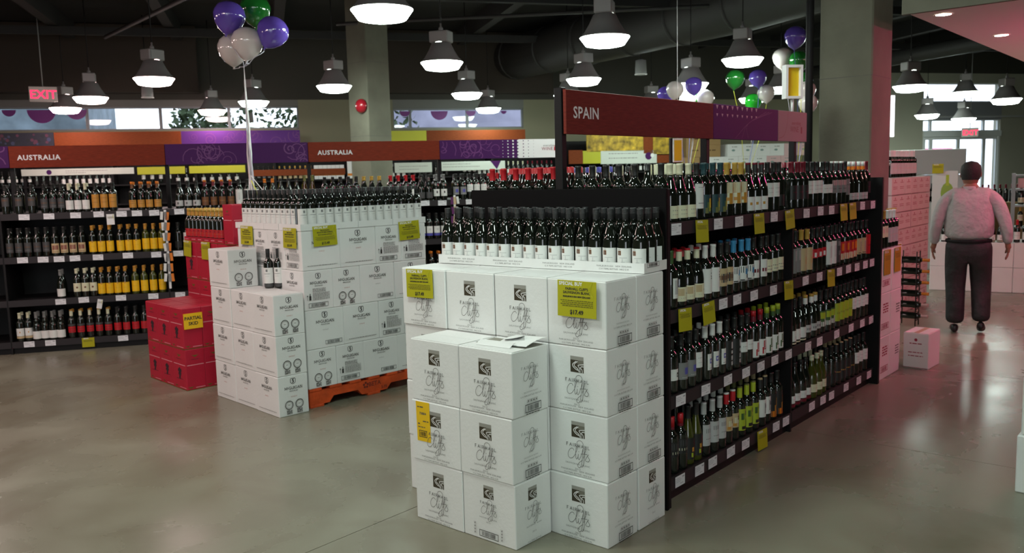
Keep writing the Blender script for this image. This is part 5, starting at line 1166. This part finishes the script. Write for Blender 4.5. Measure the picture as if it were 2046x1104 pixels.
ob('ribbon_tail', MB().tube([(.0, 0, .14), (.05, -.08, .02), (.06, -.12, -.06)], .004, WHITE, 5), bw); ob('ribbon_tail', MB().tube([(.0, 0, .10), (.02, -.03, .02), (.03, -.05, -.06)], .004, RIBY, 5), bw)
ob('weight', MB().lathe([(.030, -.225), (.035, -.21), (.03, -.17), (.01, -.15)], PURP, 14), bw)
bw = None
def cray(x, y, d): return tuple(Vector((0, 0, 1.7))+(Fv+Rv*((x-1023)/1713.57)-Uv*((y-552)/1713.57))*d)
far = [('purple', (11.97, 7.05, 2.90), 'small purple balloon at the left of the middle bunch', 0), ('white', (11.75, 6.76, 2.94), 'white balloon at the upper left of the middle bunch', 0), ('purple', (12.0, 6.58, 3.0), 'purple balloon at the top of the middle bunch', 0),
       ('white', (12.26, 6.52, 2.82), 'white balloon at the right of the middle bunch', 0), ('white', (12.4, 6.9, 2.84), 'white balloon low in the middle bunch', 0), ('lime', (12.6, 6.85, 2.92), 'bright green balloon inside the middle bunch', 0),
       ('green', (11.93, 5.86, 3.03), 'green balloon standing alone over the SPAIN sign', 1), ('purple', (13.0, 6.0, 3.13), 'purple balloon right of the lone green one', 1), ('lime', (13.2, 6.17, 2.78), 'bright green balloon low over the purple sign', 1), ('white', (13.2, 5.95, 2.9), 'white balloon behind the bright green one', 1),
       ('purple', (10.86, 4.51, 3.36), 'purple balloon highest beside the broad pillar', 2), ('white', (11.5, 4.95, 3.20), 'white balloon in the right bunch', 2), ('green', (11.5, 4.72, 3.14), 'green balloon in the right bunch', 2),
       ('green', (12.6, 5.1, 2.98), 'green balloon behind the yellow framed sign', 2), ('white', (12.4, 4.98, 2.82), 'white balloon right of the yellow framed sign', 2), ('white', (12.4, 4.95, 2.63), 'lowest white balloon beside the broad pillar', 2)]
ties = [(12.1, 6.75, 1.5), (12.6, 6.0, 1.5), (11.9, 4.9, 1.6)]
for i, (c_, P_, lb, tg) in enumerate(far): balloon(c_, P_, ties[tg], lb, ['middle', 'lone', 'right'][tg]+' balloon bunch', (rnd.uniform(-.15, .15), rnd.uniform(-.2, .2)), 1.0 if tg != 0 else .98, [RIBY, RIBB, RIB][i % 3])
# ------------------------------------------------------------------ pink-lit cases at the end of the shelving
GP = 'white cases with maroon print past the SPAIN shelving'
KF = frame(6.96, 2.175, 0, 0)
for tr_ in range(3):
    for i in range(3):
        hh = .35
        F = KF @ Matrix.Translation((.262*i, (.0, .0, .075)[i], tr_*hh)); pr = {'f': face(('k', 0 if i == 0 else 1), k_face, .258, hh, 0 if i == 0 else 1)}
        carton(F, .258, .225 if i < 2 else .16, hh-.002, CARD, pr, None, f'white case with maroon print, {["bottom", "middle", "top"][tr_]} tier, {["left", "middle", "right"][i]} column past the shelving', GP)
for i in range(3):
    ycard(KF, .262*i+.13, 1.045, .16, .20, f'ochre price card on the {["left", "middle", "right"][i]} case column past the shelving', ('SPECIAL',), off=-.008+(.075 if i == 2 else 0), m=mat('ochre_card', (.45, .28, .01), .5))
    for j in range(3):
        k = ['pinkgold', 'pinkcase', 'goldtall'][i]
        q = KF @ Vector((.045+.262*i+.082*j, .055+(.075 if i == 2 else 0), 1.05)); bottle(k, q.x, q.y, q.z, 0, f'{BT[k]["desc"]}, {ORD[j]} of three past the SPAIN shelving', 'bottles on the cases past the shelving')
lc = thing('wine_case', 'closed white case alone on the floor beyond the shelving', 'case', (7.745, 2.07, 0), R(-2))
ob('carton_body', MB().bbox(-.155, .155, -.10, .10, 0, .302, CARD, .004), lc); ob('top_flap', MB().box(-.15, .15, -.096, -.002, .302, .305, CARD), lc); ob('top_flap', MB().box(-.15, .15, .002, .096, .302, .3045, CARD), lc)
ob('packing_tape', MB().box(-.15, .15, -.02, .02, .305, .3055, mat('tape', (.6, .45, .3), .3)), lc)
o = ob('printed_face', face('lone', k_face, .2, .3, 2), lc); o.matrix_local = Matrix.Translation((-.1555, .10, 0)) @ Matrix.Rotation(-PI/2, 4, 'Z') @ RX
# wine rack with bottles lying neck out
rk = thing('wine_rack', 'slim black wire wine rack beside the pink-lit cases', 'rack', (9.7, 2.70, 0))
for x in (-.06, .06):
    for y in (-.05, .12): ob('rack_upright', MB().tube([(x, y, 0), (x, y, .80)], .006, BLK, 6), rk)
for i in range(6):
    for y in (-.05, .12): ob('rack_rung', MB().tube([(-.06, y, .06+.12*i), (.06, y, .06+.12*i)], .005, BLK, 6), rk)
btype('rackor', 'orange', cap='orange', capz=(.23, .3), lab=None); btype('rackpk', 'pink', cap='pink', capz=(.23, .3), lab=None)
for i in range(6):
    k = 'rackor' if i > 1 else 'rackpk'; t = thing('wine_bottle', f'{"orange" if i > 1 else "pale"}-capped bottle lying in the wire rack, {ORD[i]} from the bottom', 'bottle', (9.70, 2.84, .106+.12*i), 0, 'bottles lying in the wire rack')
    for n_, me in BT[k]['parts']: o = ob(n_, me, t); o.rotation_euler.x = PI/2
# far stack of small pink cases
GF_ = 'rose cases in the tall far stack'; FP = frame(9.98, 3.02, 0, 0)
for tr_ in range(8):
    for i in range(6):
        carton(FP @ Matrix.Translation((.243*i+(.02 if i > 2 else 0), rnd.uniform(0, .006), tr_*.197)), .24, .24, .195, mat('rose_white_cardboard', (.62, .50, .50), .6), {'f': face('kk', k_face, .24, .195, 2)}, None, f'small pale case, tier {NUM[tr_+1]} from the floor, {ORD[i]} column of the tall far stack', GF_, flaps=False)
run(FP, [('pinkcase', 12)], 8*.197, 'on the tall far stack', 'bottles on the tall far stack', .08, .02, .05, 0, solo=False)
bcs = BT['plain']
# far tables, fridges, boxes near the entrance
def ray_floor(x, y): d = Fv+Rv*((x-1023)/1713.57)-Uv*((y-552)/1713.57); k = -1.7/d.z; return d*k
wp = mat('white_panel', (.62, .66, .64), .5)
def bigbox(name, F, w, d, h, m, label, cat, z=0, seams=0, group=None):
    q = F @ Vector((w/2, d/2, z)); t = thing(name, label, cat, tuple(q), math.atan2(F[1][0], F[0][0]), group)
    ob('body', MB().bbox(-w/2, w/2, -d/2, d/2, 0, h, m, .006), t); return t
DF = frame(12.62, 3.30, 0, -79)
for i in range(4):
    bigbox('display_carton', DF @ Matrix.Translation((.33*i, 0, 0)), .327, .4, .33, CARD, f'large white carton in the display behind the person, lower row, {ORD[i]} from left', 'carton', 0, group='white cartons behind the person')
    bigbox('display_carton', DF @ Matrix.Translation((.33*i, 0, 0)), .327, .4, .33, CARD, f'large white carton in the display behind the person, upper row, {ORD[i]} from left', 'carton', .332, group='white cartons behind the person')
run(DF, [('whitelow', 3), ('yellow', 2), ('lowwhite', 4), ('redcap', 4)], .664, 'on cartons behind the person', 'bottles behind the person', .095, .02, .08, 0, solo=False)
ps = board(DF, -.02, .30, .95, 1.62, wp, 'tall white poster with green bottle picture, left of the person', lambda P, w, h: (P.disc(.03, h*.55, .08, mat('poster_green', (.25, .4, .05), .5), 14, 1.8), P.rect(-.02, h*.15, .10, h*.45, mat('poster_tan', (.4, .33, .15), .5)), P.rect(.01, h*.7, .05, h*.92, C('lime'))), 'poster', 'poster', y=.25)
ob('poster_stand', MB().box(-.01, .01, .021, .04, -.3, .0, GRY), ps)
ycard(DF, .05, 1.72, .14, .13, 'yellow card clipped above the poster left of the person', ('SPECIAL',), off=.22)
ycard(DF, .62, .60, .20, .16, 'yellow price card on the white cartons behind the person', ('SPECIAL',), off=-.012)
EFr = frame(13.4, 4.6, 0, -60)
bigbox('fridge', frame(14.33, 5.34, 0, -58), .62, .5, 1.93, mat('grey_fridge', (.26, .29, .31), .4), 'pale grey cabinet left of the entrance display', 'cabinet')
for i, (x_, z_, w_, h_) in enumerate(((0, 1.12, .55, .42), (.56, 1.12, .62, .42), (0, 1.55, .35, .42), (.36, 1.55, .82, .42))):
    bigbox('display_carton', frame(15.2, 4.62, 0, -58) @ Matrix.Translation((x_, 0, 0)), w_-.006, .5, h_-.004, wp, f'big pale carton before the entrance, {["lower left", "lower right", "upper left", "upper right"][i]}', 'carton', z_, group='big pale cartons before the entrance')
bigbox('display_table', frame(14.7, 4.75, 0, -58), 1.5, .9, 1.10, wp, 'pale display table with bottles before the entrance', 'table')
run(frame(14.72, 4.70, 0, -58), [('square', 10)], 1.105, 'on the pale table before the entrance', 'bottles before the entrance', .09, .05, .06, 1, solo=False)
run(frame(16.4, 3.6, 0, -62), [('maroon', 14)], 1.05, 'on the far table right of the person', 'bottles right of the person', .09, .0, .06, 0, solo=False)
bigbox('display_table', frame(16.3, 3.7, 0, -62), 1.5, .5, 1.045, KR, 'brown table with maroon-capped bottles right of the person', 'table')
bigbox('display_carton', frame(12.9, 2.62, 0, -79), .30, .3, .36, CARD, 'white carton on the floor right of the person', 'carton')
bigbox('display_table', frame(13.6, 2.55, .14, -79), 1.2, .7, .46, CARD, 'wide white block on a pallet at the right edge', 'block', 0)
pz = thing('pallet', 'brown pallet under the wide white block', 'pallet', tuple(frame(13.6, 2.55, 0, -79) @ Vector((.6, .35, 0))), R(-79))
for i in range(5): ob('deck_board', MB().box(-.6+.25*i, -.42+.25*i, -.35, .35, .118, .138, KR), pz)
for y in (-.33, 0, .28): ob('stringer', MB().box(-.6, .6, y, y+.05, 0, .118, KR), pz)
bigbox('red_carton', frame(13.8, 2.35, 0, -79), .30, .3, .42, mat('red_orange_carton', (.6, .05, .02), .5), 'red-orange carton on the white block at the right edge', 'carton', .60)
# grey metal shelf at the right edge
GSF = frame(13.9, 2.58, 0, -79)
gs_ = thing('metal_shelf', 'grey metal shelf with goods at the right edge', 'shelving', tuple(GSF @ Vector((0, .75, 0))), R(-79))
gm = mat('grey_shelf_metal', (.30, .32, .33), .4)
for x in (0, .9): ob('upright', MB().box(x, x+.05, 0, .05, 0, 1.55, gm), gs_); ob('upright', MB().box(x, x+.05, .4, .45, 0, 1.55, gm), gs_)
for z in (.35, .75, 1.08, 1.32, 1.53): ob('shelf', MB().box(.05, .9, 0, .45, z-.025, z, gm), gs_)
run(GSF @ Matrix.Translation((.08, .75, 0)), [('redcream', 4), ('pinkl', 4)], 1.085, 'on the grey metal shelf', 'bottles on the grey metal shelf', .09, 0, .08, 0, solo=False)
run(GSF @ Matrix.Translation((.08, .75, 0)), [('pinkgold', 4), ('redfull', 4)], .755, 'on the grey metal shelf', 'bottles on the grey metal shelf', .09, 0, .08, 0, solo=False)
for i in range(3): bigbox('gift_bag', GSF @ Matrix.Translation((.08+.2*i, .80, 0)), .17, .15, .15, [C('pink'), mat('grey_plastic', (.3,.3,.3)), C('red')][i], f'small {["rose", "grey", "red"][i]} gift box on the top of the grey metal shelf', 'box', 1.33)
# white cartons at the right edge, near
for i in range(2):
    bigbox('white_carton', frame(4.95+.012*i, .85-.015*i, 0, -90), .33, .26, .305, CARD, f'{["lower", "upper"][i]} white carton cut by the right edge of the picture', 'carton', .307*i, group='white cartons at the right edge')

# ------------------------------------------------------------------ person walking away
def skin(name, V, E_, Rr, m_, parent, lv=2, root=0):
    me = bpy.data.meshes.new(name); me.from_pydata(V, E_, []); o = bpy.data.objects.new(name, me); COL.objects.link(o)
    md = o.modifiers.new('s', 'SKIN'); md.use_smooth_shade = True
    for i, r_ in enumerate(Rr):
        r_ = r_ if isinstance(r_, tuple) else (r_, r_); me.skin_vertices[0].data[i].radius = r_; me.skin_vertices[0].data[i].use_root = (i == root)
    s = o.modifiers.new('u', 'SUBSURF'); s.levels = lv; s.render_levels = lv
    bpy.context.view_layer.update(); dg = bpy.context.evaluated_depsgraph_get()
    nm = bpy.data.meshes.new_from_object(o.evaluated_get(dg)); bpy.data.objects.remove(o)
    nm.materials.clear(); nm.materials.append(m_)
    for p_ in nm.polygons: p_.use_smooth = True
    r = ob(name, nm, parent); return r
SKN = mat('skin', (.30, .13, .085), .5); SHIRT = mat('pale_grey_shirt', (.44, .42, .42), .75, bump=(7, 1.0, .05)); TRS = mat('dark_trousers', (.022, .021, .022), .7, bump=(7, .8, .04)); HAIR = mat('dark_hair', (.012, .008, .008), .7, bump=(90, .5)); SHOE = mat('black_shoe', (.012, .011, .012), .35)
pe = thing('person', 'person in pale shirt and dark trousers walking away, arms hanging', 'person', (9.50, 2.13, 0), R(13-90))
# local: x right, y forward (away), z up
LSH, RSH = (-.20, .0, 1.385), (.21, .0, 1.385); LEL, REL = (-.285, -.03, 1.13), (.31, -.02, 1.14); LWR, RWR = (-.31, .05, .90), (.345, .05, .91)
body = skin('body', [(0, 0, .93), (0, 0, 1.10), (0, 0, 1.30), (0, .0, 1.42), (0, .01, 1.49), (0, .02, 1.56), LSH, LEL, LWR, (-.325, .065, .845), RSH, REL, RWR, (.355, .065, .855),
   (-.095, 0, .86), (-.10, .03, .48), (-.10, -.0, .10), (.10, 0, .86), (.12, .07, .50), (.125, .02, .14)],
  [(0,1),(1,2),(2,3),(3,4),(4,5),(3,6),(6,7),(7,8),(8,9),(3,10),(10,11),(11,12),(12,13),(0,14),(14,15),(15,16),(0,17),(17,18),(18,19)],
  [(.16,.11),(.16,.11),(.165,.105),(.08,.06),.058,.058,.05,.042,.027,.03,.05,.042,.027,.03,.085,.055,.04,.085,.055,.04], SKN, pe)
skin('shirt', [(0, 0, .935), (0, -.005, 1.04), (0, -.01, 1.18), (0, -.01, 1.30), (0, 0, 1.385), (0, .005, 1.455), (-.13, 0, 1.395), (-.215, 0, 1.35), (-.262, -.02, 1.24), LEL, (-.305, .01, 1.02), LWR,
   (.14, 0, 1.395), (.225, 0, 1.35), (.275, -.01, 1.24), REL, (.335, .01, 1.02), RWR],
  [(0,1),(1,2),(2,3),(3,4),(4,5),(4,6),(6,7),(7,8),(8,9),(9,10),(10,11),(4,12),(12,13),(13,14),(14,15),(15,16),(16,17)],
  [(.232,.145),(.245,.168),(.245,.165),(.225,.15),(.14,.11),(.066,.06),(.075,.085),.078,.070,.064,.056,.044,(.075,.085),.078,.070,.064,.056,.044], SHIRT, pe)
skin('trousers', [(0, 0, 1.0), (0, -.01, .88), (-.10, -.005, .80), (-.105, .02, .62), (-.105, .03, .48), (-.10, .0, .28), (-.10, -.015, .09), (.105, .0, .80), (.115, .05, .64), (.125, .08, .50), (.13, .03, .30), (.135, -.02, .12)],
  [(0,1),(1,2),(2,3),(3,4),(4,5),(5,6),(1,7),(7,8),(8,9),(9,10),(10,11)],
  [(.215,.14),(.238,.17),(.128,.130),(.115,.112),.100,.094,.092,(.128,.130),(.115,.112),.102,.094,.088], TRS, pe)
ob('belt', MB().lathe([(.206, .925), (.210, .93), (.210, .955), (.206, .960)], BLK, 28, cap=False, M=Matrix.Diagonal((1, .70, 1, 1))), pe)
hd = MB(); M_ = Matrix.Translation((0, .03, 1.605)) @ Matrix.Diagonal((.86, 1.04, 1.12, 1))
hd.lathe([(.001, -.118), (.04, -.11), (.075, -.08), (.092, -.03), (.098, .02), (.088, .065), (.058, .093), (.001, .105)], SKN, 22, M=M_)
head = ob('head', hd, pe)
for sx in (-1, 1):
    e_ = MB(); e_.lathe([(.001, -.03), (.014, -.02), (.017, .01), (.010, .03), (.001, .034)], SKN, 10, M=Matrix.Translation((sx*.088, .03, 1.60)) @ Matrix.Diagonal((.5, 1, 1, 1))); ob('ear', e_, head)
    e_ = MB(); e_.lathe([(.001, -.009), (.009, 0), (.001, .009)], mat('eye', (.5, .5, .5), .2), 8, M=Matrix.Translation((sx*.032, .118, 1.61))); ob('eye', e_, head)
ob('nose', MB().add([(-.012, .118, 1.58), (.012, .118, 1.58), (0, .15, 1.578), (0, .122, 1.62)], [(0,1,2), (1,3,2), (3,0,2), (0,3,1)], SKN), head)
ob('mouth', MB().box(-.022, .022, .112, .120, 1.545, 1.551, mat('lip', (.25, .06, .05), .5)), head)
hr = MB(); M_ = Matrix.Translation((0, .018, 1.622)) @ Matrix.Diagonal((.90, 1.02, 1.08, 1))
hr.lathe([(.086, -.068), (.099, -.03), (.104, .02), (.095, .062), (.062, .092), (.001, .105)], HAIR, 22, M=M_, a0=PI*.93, a1=PI*2.07, cap=False); hr.lathe([(.103, .03), (.097, .060), (.063, .092), (.001, .106)], HAIR, 22, M=M_, cap=False)
ob('hair', hr, pe)
ob('collar', MB().lathe([(.078, 1.445), (.074, 1.475), (.066, 1.485), (.062, 1.475)], SHIRT, 20, cap=False, M=Matrix.Diagonal((1, .95, 1, 1))), pe)
ob('lanyard', MB().lathe([(.080, 1.436), (.081, 1.445), (.079, 1.452)], BLK, 20, cap=False, M=Matrix.Diagonal((1, .95, 1, 1))), pe)
def hand(side, wx, wy, wz):
    s = side; p_ = Vector((wx, wy, wz)); V = [tuple(p_), tuple(p_+Vector((0, .01, -.045))), tuple(p_+Vector((0, .015, -.085)))]; E_ = [(0, 1), (1, 2)]; Rr = [(.022, .026), (.018, .036), (.014, .036)]
    h_ = skin('hand', V, E_, Rr, SKN, pe, 2)
    for i, (dy, L) in enumerate(((.030, .070), (.010, .080), (-.010, .075), (-.028, .058))):
        b0 = p_+Vector((0, .015+dy*.9, -.075)); b1 = b0+Vector((-s*.006, dy*.15, -L*.5)); b2 = b1+Vector((-s*.016, dy*.1, -L*.42))
        skin('finger', [tuple(b0), tuple(b1), tuple(b2)], [(0, 1), (1, 2)], [.0095, .009, .0075], SKN, h_, 1)
    b0 = p_+Vector((-s*.004, .028, -.030)); b1 = b0+Vector((-s*.012, .028, -.028)); b2 = b1+Vector((-s*.006, .006, -.030)); skin('thumb', [tuple(b0), tuple(b1), tuple(b2)], [(0, 1), (1, 2)], [.012, .010, .008], SKN, h_, 1)
hand(-1, -.322, .06, .885); hand(1, .352, .06, .895)
skin('shoe', [(-.10, -.065, .05), (-.10, -.0, .052), (-.105, .09, .042), (-.11, .165, .036)], [(0,1),(1,2),(2,3)], [(.036,.046),(.040,.048),(.046,.040),(.036,.032)], SHOE, pe)
skin('shoe', [(.135, -.055, .10), (.135, .0, .085), (.14, .09, .045), (.145, .16, .034)], [(0,1),(1,2),(2,3)], [(.036,.044),(.040,.046),(.046,.040),(.036,.032)], SHOE, pe)

# every bottle standing behind the front rows, past what can be picked out singly
o = ob('wine_bottles', STUFF); tag(o, 'closely packed dark bottles standing behind the front rows', 'bottles', kind='stuff')
